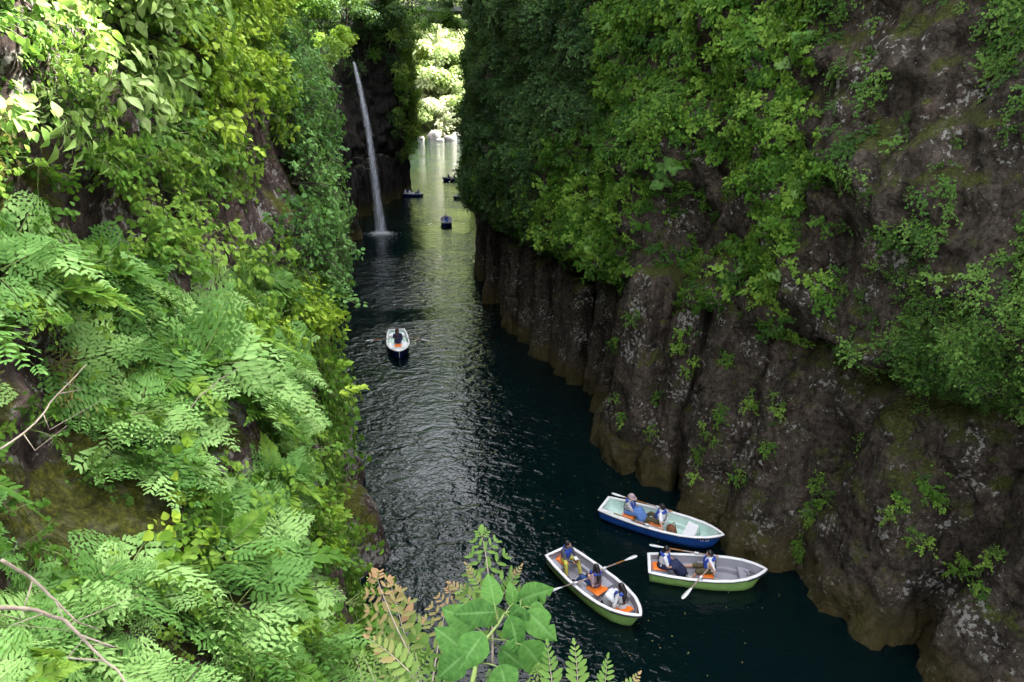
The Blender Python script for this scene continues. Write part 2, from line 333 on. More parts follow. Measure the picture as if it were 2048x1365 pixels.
def offR(Y, Z, X):
    zc = crack(Y); under = np.interp(Y, [0, 22, 30, 48, 62, 80], [1.6, 1.6, 3.0, 3.0, 1.6, .5])
    o = 1.9 + 0 * Y
    dent = np.exp(-((Z - (zc - np.interp(Y, [0, 20, 26], [.15, .2, .7]))) / np.interp(Y, [0, 20, 26], [.5, .5, .9])) ** 2) * under
    top = np.where(Z > zc, np.interp(Y, [0, 22, 30, 36, 50, 60, 90], [.55, .5, -.2, -1.1, -1.0, -.3, 0]) + (Z - zc) * np.interp(Y, [0, 15, 24, 45, 80], [.16, .16, .14, .10, .03]), o)
    k = 1 / (1 + np.exp(-(Z - zc) * 4)); o = o * (1 - k) + top * k + dent
    o = o + 2.2 * np.exp(-((Y - 25.0) / 2.0) ** 2 - ((Z - 10.4) / 2.4) ** 2)       # shaded alcove
    o = o + .8 * np.exp(-((Y - 13.5) / 3.0) ** 2 - ((Z - 4.0) / 2.0) ** 2)
    return np.where(Z > 26, o + (Z - 26) * .22, o)
Z_R = np.r_[np.linspace(-2, 28, 150), 30, 33, 38, 43, 48]
S_R = spline(Rline, 1400); S_R = S_R[[i for i in range(len(S_R)) if (S_R[i, 1] < 60) or i % 6 == 0]]; N_R = normals2(S_R, 1); G_R = wall_grid(S_R, N_R, Z_R, offR)
def offL(Y, Z, X):
    o = np.interp(Z, [0, 8, 16, 20, 30], [1.2, 2.0, 3.2, 6, 18])
    near = np.clip((42 - Y) / 10, 0, 1); o = o + near * Z * .25
    fall = np.exp(-((Y - 77) / 3.0) ** 2); o = o + np.where(Z > 17, (Z - 17) * 1.8, 0) * fall - fall * np.clip(Z / 17, 0, 1) * 1.6
    far = np.clip((Y - 92) / 8, 0, 1); o = o * (1 - far) + far * (np.interp(Z, [0, 6, 6.6, 16, 24, 34], [1.2, 1.2, .2, -.2, 0, 9]))
    return o
Z_L = np.r_[np.linspace(-2, 26, 100), 29, 33, 38, 44]
S_L = spline(Lline, 420); N_L = normals2(S_L, -1); G_L = wall_grid(S_L, N_L, Z_L, offL, .55)
def grid_obj(name, G, mats, mi=None, parent=None, **kw):
    nu, nv, _ = G.shape
    return link(name, mesh_from(G.reshape(-1, 3), grid_faces(nu, nv), name, mats, mi), parent, **kw)
cliff_right = grid_obj('cliff', G_R, [M['rock']], kind='structure')
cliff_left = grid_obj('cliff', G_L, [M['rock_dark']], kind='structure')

# near left slope: control depths measured along the camera's view of it
rowsy = [-260, 0, 200, 400, 600, 750, 900, 1050, 1200, 1365, 1650]
sil = [545, 550, 590, 625, 618, 618, 622, 645, 690, 720, 785]
dep = [[8, 9, 11, 15, 20, 26, 30], [6.5, 7.5, 10, 13.5, 18, 24, 28], [6, 7, 9, 12, 16, 21, 25], [5.5, 6.7, 8.8, 11.3, 14.5, 18, 21],
       [5, 6, 7.6, 9.6, 12, 15, 17], [4.6, 5.6, 7.0, 8.5, 10, 12.5, 14], [4.2, 5.2, 6.2, 7.3, 8.5, 10.2, 11.5], [3.8, 4.8, 5.5, 6.3, 7.3, 8.6, 9.5],
       [3.4, 4.3, 4.9, 5.5, 6.3, 7.2, 7.8], [3.0, 3.8, 4.3, 4.8, 5.4, 6.0, 6.4], [2.3, 2.8, 3.2, 3.6, 4.0, 4.4, 4.7]]
fr = [-.5, 0, .3, .57, .78, .92, 1.0]
ctl = []
for y, s, dd in zip(rowsy, sil, dep):
    row = [at(f * s, y, Y) for f, Y in zip(fr, dd)]
    p = row[-1]; row.append(p + np.array([-.3, .7, -.9])); row.append(np.array([p[0] - 1.1, p[1] + 1.6, min(p[2] - 3, 4)])); row.append(np.array([p[0] - 1.6, p[1] + 2.2, -1.5]))
    ctl.append(row)
top = [p + np.array([-3.5, 1.5, 7.0]) for p in ctl[0]]; ctl.insert(0, top)
ctl = np.array(ctl)                                        # rows (v), cols (u)
def upsample(Cc, nu, nv):
    def ax(A, n):
        m = A.shape[0]; s = np.linspace(0, m - 1, n); i = np.clip(np.floor(s).astype(int), 0, m - 2); t = (s - i)[:, None, None]
        p0 = A[np.maximum(i - 1, 0)]; p1 = A[i]; p2 = A[i + 1]; p3 = A[np.minimum(i + 2, m - 1)]
        return .5 * ((2 * p1) + (-p0 + p2) * t + (2 * p0 - 5 * p1 + 4 * p2 - p3) * t ** 2 + (-p0 + 3 * p1 - 3 * p2 + p3) * t ** 3)
    A = ax(Cc, nv); A = np.swapaxes(A, 0, 1); A = ax(A, nu); return A
G_N = upsample(ctl, 150, 190)                              # [u,v]
du = np.gradient(G_N, axis=0); dv = np.gradient(G_N, axis=1); nn = np.cross(dv, du); nn /= np.linalg.norm(nn, axis=-1, keepdims=True) + 1e-9
if (nn[..., 0].mean()) < 0: nn = -nn
G_N = G_N + nn * (fbm(G_N * .7, 4, 40) * .55 + fbm(G_N * np.array([2.2, 2.2, 1.2]), 3, 44) * .18)[..., None]
slope_left = grid_obj('cliff', G_N, [M['rock_left']], kind='structure')
mossy = np.zeros(G_N.shape[:2])
for q_ in (at(60, 420, 6.7), at(60, 940, 4.8), at(150, 1000, 5.0), at(40, 330, 6.6), at(240, 960, 5.8)): mossy = np.maximum(mossy, np.clip(1.4 - np.linalg.norm(G_N - q_, axis=-1) / .9, 0, 1))
a_ = slope_left.data.attributes.new('moss', 'FLOAT', 'POINT'); a_.data.foreach_set('value', mossy.reshape(-1).astype(np.float32))
# ledge below the view point that carries the front plants
LX, LY = np.meshgrid(np.linspace(-2.6, 5, 60), np.linspace(-4, 1.15, 40), indexing='ij')
LZ = 12.9 + .12 * fbm(np.stack([LX, LY, LX * 0], -1) * 2, 3, 5) - np.clip(LY - .6, 0, 1) * 1.5
ledge = np.stack([LX, LY, LZ], -1); drop = ledge[:, -1:, :] * np.array([1, 1, 0]) + np.array([0, -.5, 0]) * 0
drop1 = drop + np.array([0, .05, 9.0]); drop2 = drop + np.array([0, -.3, -1.5])
ledge = np.concatenate([ledge, drop1, drop2], 1); grid_obj('ledge', ledge, [M['soil']], kind='structure')

# ------------------------------------------------------------------ basalt columns, each a stone of its own
def rock_column(base, w, h, lean, seed, mat, parent, depth=None, k=26, nv=34, sharp=.35, bulge=0):
    depth = depth or w; r_ = np.random.default_rng(seed); nv = max(16, min(nv, int(h * 10)))
    ang = np.linspace(0, 2 * np.pi, k, endpoint=False); sides = int(r_.integers(5, 8)); ca = np.sort(np.arange(sides) * 2 * np.pi / sides + r_.uniform(-.28, .28, sides) + r_.uniform(0, 6)) % (2 * np.pi)
    inr = r_.uniform(.82, 1.02, sides); poly = np.min(np.stack([np.where(np.cos(ang - c_) > .15, q_ / np.maximum(np.cos(ang - c_), .15), 9) for c_, q_ in zip(ca, inr)]), 0); rad = np.minimum(poly, 1.22) * sharp + (1 - sharp)
    z = np.linspace(-1.2, h, nv); P = np.zeros((k, nv, 3))
    tap = 1 - .10 * (z / h) + .12 * np.exp(-((z - h * .3) / (h * .25)) ** 2) * bulge
    endr = np.clip((h - z) / (.25 * w), 0, 1) ** .5 * .25 + .75
    for i in range(nv):
        rr = rad * tap[i] * endr[i]
        P[:, i, 0] = base[0] + np.cos(ang) * rr * w / 2 + lean[0] * z[i]; P[:, i, 1] = base[1] + np.sin(ang) * rr * depth / 2 + lean[1] * z[i]; P[:, i, 2] = z[i]
    cen = np.stack([base[0] + lean[0] * z, base[1] + lean[1] * z, z], 1)[None]
    dirv = P - cen; dirv[..., 2] = 0; dirv /= np.linalg.norm(dirv, axis=-1, keepdims=True) + 1e-6
    d = fbm(P * np.array([.9, .9, .35]) / max(w, 1) * 1.6, 4, seed) * .16 * w + fbm(P * np.array([2.5, 2.5, 1.3]), 3, seed + 5) * .10 - np.abs(fbm(P * np.array([1.7, 1.7, .7]), 3, seed + 9)) * .12 + terr(fbm(P * np.array([.75, .75, .33]), 3, seed + 31), 5) * .24 * min(w, 2.4) + terr(fbm(P * np.array([1.8, 1.8, 1.1]), 2, seed + 37), 4) * .13
    for zj in r_.uniform(.15, .95, max(1, int(h / 2.4))) * h:
        d = d - .09 * np.exp(-((P[..., 2] + .25 * w * np.sin(ang + seed)[:, None] * .3 - zj) / .10) ** 2)
    P += dirv * d[..., None]
    V = P.reshape(-1, 3); F = grid_faces(k, nv, True); c = len(V)
    V = np.concatenate([V, P[:, -1].mean(0, keepdims=True) + np.array([[0, 0, .12]])]); F += [(i * nv + nv - 1, ((i + 1) % k) * nv + nv - 1, c) for i in range(k)]
    return link('rock_column', mesh_from(V, F, 'rock_column', [mat]), parent)
def place_columns(S, Nn, y0, y1, wf, hf, leanf, outf, mat, parent, seed, **kw):
    d = np.r_[0, np.cumsum(np.linalg.norm(np.diff(S, axis=0), axis=1))]; r_ = np.random.default_rng(seed)
    s = np.interp(y0, S[:, 1], d); e = np.interp(y1, S[:, 1], d); i = 0
    while s < e:
        Y = np.interp(s, d, S[:, 1]); w = wf(Y) * r_.uniform(.6, 1.4); s += w * .50
        p = np.array([np.interp(s, d, S[:, k]) for k in (0, 1)]); nm = np.array([np.interp(s, d, Nn[:, k]) for k in (0, 1)])
        out = w * .58 + outf(Y) * r_.uniform(-1, 1) + .05; b = p + nm * out; ln = nm * leanf(Y) + r_.uniform(-.02, .02, 2)
        rock_column(b, w * 1.12, hf(Y) * r_.uniform(.86, 1.10), ln, seed * 100 + i, mat, parent, **kw); s += w * .50; i += 1
iy = lambda a: np.searchsorted(S_R[:, 1], a)
place_columns(S_R, N_R, 4, 19.5, lambda Y: 3.6, lambda Y: crack(Y) - .55, lambda Y: .22, lambda Y: .35, M['rock'], cliff_right, 1, sharp=.85, bulge=.3, k=96, nv=84)
place_columns(S_R, N_R, 19.5, 23.3, lambda Y: 2.1, lambda Y: crack(Y) + 1.0, lambda Y: .20, lambda Y: .4, M['rock'], cliff_right, 11, sharp=1.0, bulge=0, k=72, nv=84)
place_columns(S_R, N_R, 23.3, 33.5, lambda Y: 1.7, lambda Y: crack(Y) + 1.2, lambda Y: .13, lambda Y: .6, M['rock'], cliff_right, 2, sharp=1.0, k=60, nv=80)
place_columns(S_R, N_R, 33.5, 62, lambda Y: 1.55, lambda Y: crack(Y) - .4, lambda Y: .03, lambda Y: .6, M['rock'], cliff_right, 3, sharp=1.0, k=40, nv=50)
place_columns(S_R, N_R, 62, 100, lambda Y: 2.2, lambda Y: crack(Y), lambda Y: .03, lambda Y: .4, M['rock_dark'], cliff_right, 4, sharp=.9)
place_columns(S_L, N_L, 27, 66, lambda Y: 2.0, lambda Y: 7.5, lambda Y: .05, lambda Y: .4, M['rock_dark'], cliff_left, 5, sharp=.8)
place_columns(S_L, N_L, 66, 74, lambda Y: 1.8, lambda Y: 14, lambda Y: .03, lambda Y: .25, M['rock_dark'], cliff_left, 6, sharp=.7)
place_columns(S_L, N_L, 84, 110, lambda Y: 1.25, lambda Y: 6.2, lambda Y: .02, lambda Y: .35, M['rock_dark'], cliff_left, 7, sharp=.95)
rock_column(np.array([-5.75, 19.6]), 2.3, 1.9, (-.1, 0), 801, M['rock_left'], cliff_left, depth=4.2, sharp=.2)
rock_column(np.array([-6.9, 23.5]), 2.0, 2.4, (-.1, 0), 802, M['rock_left'], cliff_left, depth=4, sharp=.2)

# ------------------------------------------------------------------ far bank, hills, boulders
def terrain(name, x0, x1, y0, y1, hf, mat, nx=60, ny=40):
    X, Y = np.meshgrid(np.linspace(x0, x1, nx), np.linspace(y0, y1, ny), indexing='ij'); Z = hf(X, Y)
    return link(name, mesh_from(np.stack([X, Y, Z], -1).reshape(-1, 3), grid_faces(nx, ny), name, [mat]), kind='structure')
terrain('far_bank', -140, 80, 226, 420, lambda X, Y: np.interp(Y, [226, 231, 240, 260, 300, 420], [-1.5, .2, 3, 16, 34, 110]) + 1.5 * fbm(np.stack([X, Y, X * 0], -1) * .12, 4, 8), M['soil'])
hill_mat = leaf_mat('hill_woods', [(.02, .045, .03), (.035, .065, .042), (.055, .09, .065)], trans=0)
terrain('hill', -500, 300, 420, 900, lambda X, Y: (Y - 420) * .95 + 30 + 24 * fbm(np.stack([X, Y, X * 0], -1) * .006, 5, 18) + 3 * fbm(np.stack([X, Y, X * 0], -1) * .06, 4, 28), hill_mat, 220, 120)
for i, (px, py, w, h) in enumerate([(868, 274, 3.4, 2.0), (842, 276, 1.6, .9), (888, 272, 2.2, 1.0), (900, 277, 3.2, 1.3), (915, 273, 2.6, 1.7), (925, 279, 1.6, 1.4), (880, 279, 1.8, .8), (856, 272, 1.2, .8)]):
    c = onz(px, py + 3.5, 0); w *= 1.25; h *= 1.2; V, F = ellipsoid(c + np.array([0, 0, h * .2]), (w / 2, w / 2.4, h * .75), 18, 12)
    V = V + (V - c) * (fbm(V * .9, 3, 60 + i) * .45)[:, None]
    o = link('boulder', mesh_from(V, F, 'boulder', [M['boulder']]))
    tag(o, ['large pale rounded boulder at the far shore, left of the others', 'small boulder beside the left shore of the far pool', 'low pale boulder between the large ones on the far shore', 'broad bright boulder lying in the middle of the far shore',
            'tall pale boulder at the right end of the far shore', 'upright boulder touching the right cliff at the far pool', 'small flat stone in the water before the far boulders', 'small stone behind the large left boulder of the far shore'][i], 'boulder', 'boulders on the far shore')

# ------------------------------------------------------------------ arch bridge high over the gorge
by = 120.0
br = thing('arch_bridge', 'old concrete arch bridge with baluster railing high across the gorge', 'bridge', (-16, by, 24))
def bl(name, V, F, m, par=br, origin=np.array([-16, by, 24.0])):
    return link(name, mesh_from(np.asarray(V) - origin, F, name, [m], smooth=False), par)
xs = np.linspace(-44, 14, 50); zt = 27.0; arc = 25.0 - ((xs + 15) / 29) ** 2 * 11
V = []; F = []
for x, za in zip(xs, arc):
    for y in (by - 2.2, by + 2.2): V += [(x, y, za), (x, y, za + 1.0)]
V = np.array(V); F = []
for i in range(len(xs) - 1):
    a = i * 4; b = a + 4; F += [(a, b, b + 1, a + 1), (a + 2, a + 3, b + 3, b + 2), (a, a + 2, b + 2, b), (a + 1, b + 1, b + 3, a + 3)]
bl('arch', V, F, M['concrete'])
V, F = box((-15, by, zt - .35), (60, 5.2, .7)); bl('deck', V, F, M['concrete'])
for x in np.linspace(-42, 12, 12):
    za = 26.0 - ((x + 15) / 29) ** 2 * 11
    if zt - .7 - za > .3: V, F = box((x, by, (zt - .7 + za) / 2), (.7, 4.0, zt - .7 - za)); bl('spandrel_post', V, F, M['concrete'])
for sy in (-1, 1):
    V, F = box((-15, by + sy * 2.45, zt + 1.05), (60, .3, .2)); bl('handrail', V, F, M['concrete'])
bme = None
for i, x in enumerate(np.arange(-36, 5, .62)):
    if bme is None:
        g = Geo(); g.add(*tube([(0, 0, 0), (0, 0, .2), (0, 0, .45), (0, 0, .75), (0, 0, .95)], [.1, .14, .17, .1, .12], 6)); bme = g.mesh('baluster', [M['concrete']])
    link('baluster', bme, br).location = (x + 16, -2.45, zt - 24)

# ------------------------------------------------------------------ waterfall
def fall_mat():
    m, n, l = new_mat('falling_water'); uv = N(n, 'ShaderNodeTexCoord'); mp = N(n, 'ShaderNodeMapping'); mp.inputs['Scale'].default_value = (5, 5, .25)
    l.new(uv.outputs['Object'], mp.inputs[0]); no = N(n, 'ShaderNodeTexNoise', Scale=1.6, Detail=8, Roughness=.7); l.new(mp.outputs[0], no.inputs['Vector'])
    at_ = N(n, 'ShaderNodeAttribute', attribute_name='dens')
    ad = N(n, 'ShaderNodeMath', operation='ADD'); l.new(no.outputs[0], ad.inputs[0]); l.new(at_.outputs['Fac'], ad.inputs[1])
    r = ramp(n, [(.50, (0, 0, 0)), (1.10, (.45, .45, .45))]); l.new(ad.outputs[0], r.inputs[0])
    d = N(n, 'ShaderNodeBsdfDiffuse'); d.inputs[0].default_value = (.80, .82, .92, 1); t = N(n, 'ShaderNodeBsdfTranslucent'); t.inputs[0].default_value = (.62, .66, .80, 1)
    a = N(n, 'ShaderNodeMixShader'); a.inputs[0].default_value = .4; l.new(d.outputs[0], a.inputs[1]); l.new(t.outputs[0], a.inputs[2])
    tr = N(n, 'ShaderNodeBsdfTransparent'); mx = N(n, 'ShaderNodeMixShader'); l.new(r.outputs[0], mx.inputs[0]); l.new(tr.outputs[0], mx.inputs[1]); l.new(a.outputs[0], mx.inputs[2])
    o = N(n, 'ShaderNodeOutputMaterial'); l.new(mx.outputs[0], o.inputs[0]); return m
M['fall'] = fall_mat()
fpx = [(707, 122), (713, 148), (722, 190), (736, 262), (747, 335), (755, 400), (763, 466)]
fY = [76.6, 76.2, 75.6, 75.1, 74.7, 74.5, 74.4]; fw = [.30, .44, .60, .78, 1.0, 1.25, 1.5]
fp = np.array([at(a[0], a[1], Y) for a, Y in zip(fpx, fY)]); fp[-1, 2] = .0
ss = np.linspace(0, 6, 60); fc = np.stack([np.interp(ss, range(7), fp[:, k]) for k in range(3)], 1); fwid = np.interp(ss, range(7), fw)
ker = np.ones(7) / 7; fc = np.stack([np.convolve(np.pad(fc[:, k], 3, 'edge'), ker, 'valid') for k in range(3)], 1)
wf = thing('waterfall', 'thin white waterfall dropping from the mossy lip of the left cliff into the river', 'waterfall', tuple(fp[-1]))
for j, (ox, oy, sw, dn) in enumerate([(0, 0, 1.0, .22), (.05, .14, .6, .34), (-.04, -.12, .8, .14), (.32, .25, 1.5, -.08), (.5, -.1, 1.1, -.10)]):
    ss_w = np.linspace(.3, 1.3, 60)[:, None]; uu = np.linspace(-1, 1, 13); P = np.zeros((60, 13, 3)); A = np.zeros((60, 13))
    for i in range(60):
        w = fwid[i] * sw; f = i / 59
        P[i, :, 0] = fc[i, 0] + ox * f + uu * w * .62; P[i, :, 1] = fc[i, 1] + oy + np.cos(uu * 1.5) * -.22 * w; P[i, :, 2] = fc[i, 2]
        A[i] = dn + (1 - np.abs(uu) ** 1.3) * .42 - .24 - .10 * f
    P[..., 0] += fbm(P * np.array([1, 1, .35]), 3, 70 + j) * .26 * ss_w
    link('water_sheet', mesh_from(P.reshape(-1, 3) - fp[-1], grid_faces(60, 13), 'water_sheet', [M['fall']], attr={'dens': A.reshape(-1)}), wf)
g = Geo(); TV = np.array([(0, 0, 1), (.94, 0, -.33), (-.47, .82, -.33), (-.47, -.82, -.33)]); TF = [(0, 1, 2), (0, 2, 3), (0, 3, 1), (1, 3, 2)]
n = 2600; rr = np.abs(rng.normal(0, .45, n)); th = rng.uniform(0, 2 * np.pi, n); sz = rng.uniform(.012, .035, n)
Q = np.stack([rr * np.cos(th) * 1.5, rr * np.sin(th) * .9, np.abs(rng.normal(0, .22, n)) * np.exp(-rr) + .01], 1); g.stamp(TV, TF, np.eye(3)[None] * sz[:, None, None], Q)
link('spray', g.mesh('spray', [M['foam']]), wf, kind='stuff')

# ------------------------------------------------------------------ leaves and plants
def leaf_T(w=.38, droop=.14, fold=.07):
    V = np.array([(0, 0, 0), (-.75 * w, .22, fold), (-w, .48, fold), (-.55 * w, .78, fold * .4 - droop * .5), (0, 1, -droop), (.55 * w, .78, fold * .4 - droop * .5), (w, .48, fold), (.75 * w, .22, fold), (0, .3, 0), (0, .65, -droop * .25)])
    F = [(0, 8, 2, 1), (8, 9, 3, 2), (9, 4, 3), (0, 7, 6, 8), (8, 6, 5, 9), (9, 5, 4)]; return V, F
LEAF = leaf_T(); LEAFN = leaf_T(.2, .2, .04)
PIN = (np.array([(0, 0, 0), (-.17, .3, .02), (-.13, .8, 0), (0, 1, -.04), (.13, .8, 0), (.17, .3, .02)]), [(0, 5, 4, 3), (0, 3, 2, 1)])
def rmat(yaw, pitch, roll=0):
    cy, sy = np.cos(yaw), np.sin(yaw); cp, sp = np.cos(pitch), np.sin(pitch); cr, sr = np.cos(roll), np.sin(roll)
    z = np.zeros_like(cy); o = np.ones_like(cy)
    Rz = np.stack([np.stack([cy, -sy, z], -1), np.stack([sy, cy, z], -1), np.stack([z, z, o], -1)], -2)
    Rx = np.stack([np.stack([o, z, z], -1), np.stack([z, cp, -sp], -1), np.stack([z, sp, cp], -1)], -2)
    Ry = np.stack([np.stack([cr, z, sr], -1), np.stack([z, o, z], -1), np.stack([-sr, z, cr], -1)], -2)
    return Rz @ Rx @ Ry
def frond_geo(seed, pairs=9, sub=8, arch=.55, tipbrown=False, simple=False, pinw=1.0):
    """length 1 along +Y, arching"""
    r = np.random.default_rng(seed); g = Geo(); L = np.linspace(0, 1, 14)
    side = r.uniform(-.12, .12)
    path = lambda t: np.stack([side * t ** 2, t * (1 - .12 * t), .42 * t - arch * t ** 2], -1)
    g.add(*tube(path(L), .008 * (1.15 - L), 5), m=1)
    ts = np.linspace(.22, .98, pairs)
    mats = []; poss = []; at_ = []
    for t in ts:
        e = (t - .22) / .76; plen = .36 * (np.sin(np.pi * min(1, .28 + .62 * e)) ** .8) * (1 - .45 * e) * r.uniform(.88, 1.1) * pinw
        p = path(t); slope = .42 - 2 * arch * t
        for sd in (-1, 1):
            if simple:
                n = 1; yaw = np.array([-sd * (1.15 - .55 * e) + r.normal(0, .06)]); M3 = rmat(yaw, np.array([math.atan(slope) * .6 + r.normal(0, .12)]), np.array([r.normal(0, .2)]))
                mats.append(M3[0] * plen * .95 * np.array([1.15, 1, 1])[None, :]); poss.append(p); at_.append(min(1, max(0, e * .9 + r.normal(-.25, .35)))); continue
            yaw = -sd * (1.18 - .5 * e) + r.normal(0, .05); Mp = rmat(np.array(yaw), np.array(math.atan(slope) * .5 - .12), np.array(sd * .15))
            k = max(3, int(round(sub * plen / .36))); tt = np.linspace(.12, .93, k)
            for q in tt:
                lp = np.array([0, q * plen, -.10 * plen * q * q]) ; pl = .40 * plen * (1 - .45 * q) + .03
                for s2 in (-1, 1):
                    y2 = np.array(-s2 * (1.05 - .25 * q)); mats.append(Mp @ rmat(y2, np.array(r.normal(-.05, .15)), np.array(0.)) * pl); poss.append(p + Mp @ lp); at_.append(e)
            mats.append(Mp * .30 * plen); poss.append(p + Mp @ np.array([0, plen * .9, -.09 * plen])); at_.append(1)
    mats.append(rmat(np.array(0.), np.array(-.6), np.array(0.)) * .12); poss.append(path(1.0)); at_.append(1)
    g.stamp(PIN[0], PIN[1], np.array(mats), np.array(poss), 0, np.array(at_)); return g
FR = [frond_geo(100 + i, 7, 6, .5 + .12 * i) for i in range(4)]
fr_me = [g.mesh('frond', [M['fern'], M['stem']], attr='tip') for g in FR]
FS = [frond_geo(140 + i, 20, 1, .55 + .1 * i, simple=True, pinw=.72) for i in range(3)]
fs_me = [g.mesh('frond', [M['mid'], M['stem']], attr='tip') for g in FS]
def fern_plant(seed, n=7):                    # joined fern for the mass planting
    r = np.random.default_rng(seed); g = Geo()
    for i in range(n):
        f = FR[r.integers(4)]; V = np.concatenate(f.V); Mx = rmat(np.array(i * 2 * np.pi / n + r.normal(0, .25)), np.array(r.uniform(.1, .75)), np.array(r.normal(0, .2))) * r.uniform(.65, 1.05)
        g.add(V @ Mx.T, f.F); g.M[-len(f.F):] = f.M
    return g
def spray(seed, n, rad, leaf, lt, flat=.25, stems=6, hang=.7, mat='mid', twig='stem', droopdir=True):
    """leafy clump: Z out of the slope, Y uphill; leaves hang"""
    r = np.random.default_rng(seed); g = Geo(); mats = []; poss = []
    per = max(1, n // stems)
    for s in range(stems):
        a = r.uniform(0, 2 * np.pi); ln = rad * r.uniform(.55, 1.05)
        t = np.linspace(0, 1, 7); dx, dy = math.cos(a), math.sin(a); h = flat * rad * r.uniform(.5, 1.8)
        P = np.stack([dx * ln * t + .06 * ln * np.sin(t * 5 + s), dy * ln * t - .25 * ln * t * t * hang, h * np.sin(t * 2.2) ], 1)
        g.add(*tube(P, .0035 * rad / .3 * (1.2 - t), 4, False), m=1)
        for q in range(per):
            u = r.uniform(.15, 1.0); p = np.array([np.interp(u, t, P[:, k]) for k in range(3)])
            yaw = a - np.pi / 2 + r.choice([-1, 1]) * r.uniform(.3, 1.2); yaw = yaw * (1 - hang) + (np.pi + r.normal(0, .55)) * hang if droopdir else yaw
            M3 = rmat(np.array(yaw), np.array(r.normal(.1, .35)), np.array(r.normal(0, .35)))
            mats.append(M3 * leaf * r.uniform(.6, 1.25)); poss.append(p + r.normal(0, leaf * .35, 3))
    g.stamp(lt[0], lt[1], np.array(mats), np.array(poss)); return g.mesh('leafy_clump', [M[mat], M[twig]])
PR = {
 'lime': [spray(200 + i, 110, .42, .085, LEAF, .5, 9, .45, 'lime') for i in range(3)],
 'mid': [spray(210 + i, 120, .42, .07, LEAF, .5, 9, .5, 'mid') for i in range(3)],
 'blue': [spray(220 + i, 260, .55, .062, LEAF, .55, 14, .35, 'blue', 'bark') for i in range(3)],
 'pale': [spray(230 + i, 26, .42, .17, leaf_T(.3, .25), .5, 5, .6, 'pale') for i in range(3)],
 'broad': [spray(240 + i, 12, .22, .17, leaf_T(.45, .2), .7, 6, .1, 'lime', droopdir=False) for i in range(2)],
 'vine': [spray(250 + i, 85, .55, .13, leaf_T(.33, .2), .22, 9, .85, 'vine') for i in range(3)],
 'vine_lime': [spray(260 + i, 80, .5, .13, leaf_T(.36, .2), .22, 9, .85, 'vine_lime') for i in range(3)],
 'creeper': [spray(270 + i, 120, .35, .052, LEAF, .12, 10, .6, 'creeper', 'bark') for i in range(3)],
 'darkbush': [spray(280 + i, 420, 1.4, .17, LEAFN if i == 0 else LEAF, .6, 22, .5, 'dark', 'bark') for i in range(3)],
 'darkleaf': [spray(330 + i, 240, .85, .13, LEAFN if i == 0 else LEAF, .35, 16, .8, 'dark', 'bark') for i in range(3)],
 'midbush': [spray(290 + i, 420, 1.3, .15, LEAF, .6, 22, .5, 'mid', 'bark') for i in range(3)],
 'straw': [spray(300 + i, 60, .35, .16, leaf_T(.05, .3), .5, 8, .7, 'straw', 'twig') for i in range(2)],
 'limebush': [spray(310 + i, 420, 1.3, .15, LEAF, .6, 22, .5, 'lime', 'bark') for i in range(2)],
 'sunbush': [spray(320 + i, 500, 2.6, .34, LEAF, .7, 26, .4, 'sun_paled', 'bark') for i in range(3)],
}
PR['fern'] = []
for i in range(3):
    g = fern_plant(400 + i); me = g.mesh('fern_mass', [M['fern'], M['stem']]); PR['fern'].append(me)

def stuff(name, protos, P, Rm, sc, idx, label=None, cat=None):
    """one object of many small plants, set out with geometry nodes"""
    hold = bpy.data.collections.new(name + '_kinds')
    for k, me in enumerate(protos):
        o = bpy.data.objects.new('%s_kind_%02d' % (name, k), me); hold.objects.link(o)
    me = bpy.data.meshes.new(name); me.vertices.add(len(P)); me.vertices.foreach_set('co', np.asarray(P, dtype=np.float32).reshape(-1))
    eul = np.array([Matrix(r.tolist()).to_euler() for r in Rm], dtype=np.float32)
    a = me.attributes.new('rot', 'FLOAT_VECTOR', 'POINT'); a.data.foreach_set('vector', eul.reshape(-1))
    a = me.attributes.new('sc', 'FLOAT', 'POINT'); a.data.foreach_set('value', np.asarray(sc, dtype=np.float32))
    a = me.attributes.new('idx', 'INT', 'POINT'); a.data.foreach_set('value', np.asarray(idx, dtype=np.int32)); me.update()
    ng = bpy.data.node_groups.new(name, 'GeometryNodeTree'); ng.interface.new_socket('Geometry', in_out='INPUT', socket_type='NodeSocketGeometry'); ng.interface.new_socket('Geometry', in_out='OUTPUT', socket_type='NodeSocketGeometry')
    n = ng.nodes; l = ng.links; gi = n.new('NodeGroupInput'); go = n.new('NodeGroupOutput'); ip = n.new('GeometryNodeInstanceOnPoints')
    ci = n.new('GeometryNodeCollectionInfo'); ci.inputs['Collection'].default_value = hold; ci.inputs['Separate Children'].default_value = True; ci.inputs['Reset Children'].default_value = True
    def na(nm, ty): q = n.new('GeometryNodeInputNamedAttribute'); q.data_type = ty; q.inputs['Name'].default_value = nm; return q.outputs['Attribute']
    l.new(gi.outputs[0], ip.inputs['Points']); l.new(ci.outputs[0], ip.inputs['Instance']); ip.inputs['Pick Instance'].default_value = True
    l.new(na('idx', 'INT'), ip.inputs['Instance Index']); l.new(na('rot', 'FLOAT_VECTOR'), ip.inputs['Rotation']); l.new(na('sc', 'FLOAT'), ip.inputs['Scale']); l.new(ip.outputs[0], go.inputs[0])
    o = link(name, me, kind='stuff'); md = o.modifiers.new('plants', 'NODES'); md.node_group = ng
    if label: o['label'] = label; o['category'] = cat
    return o

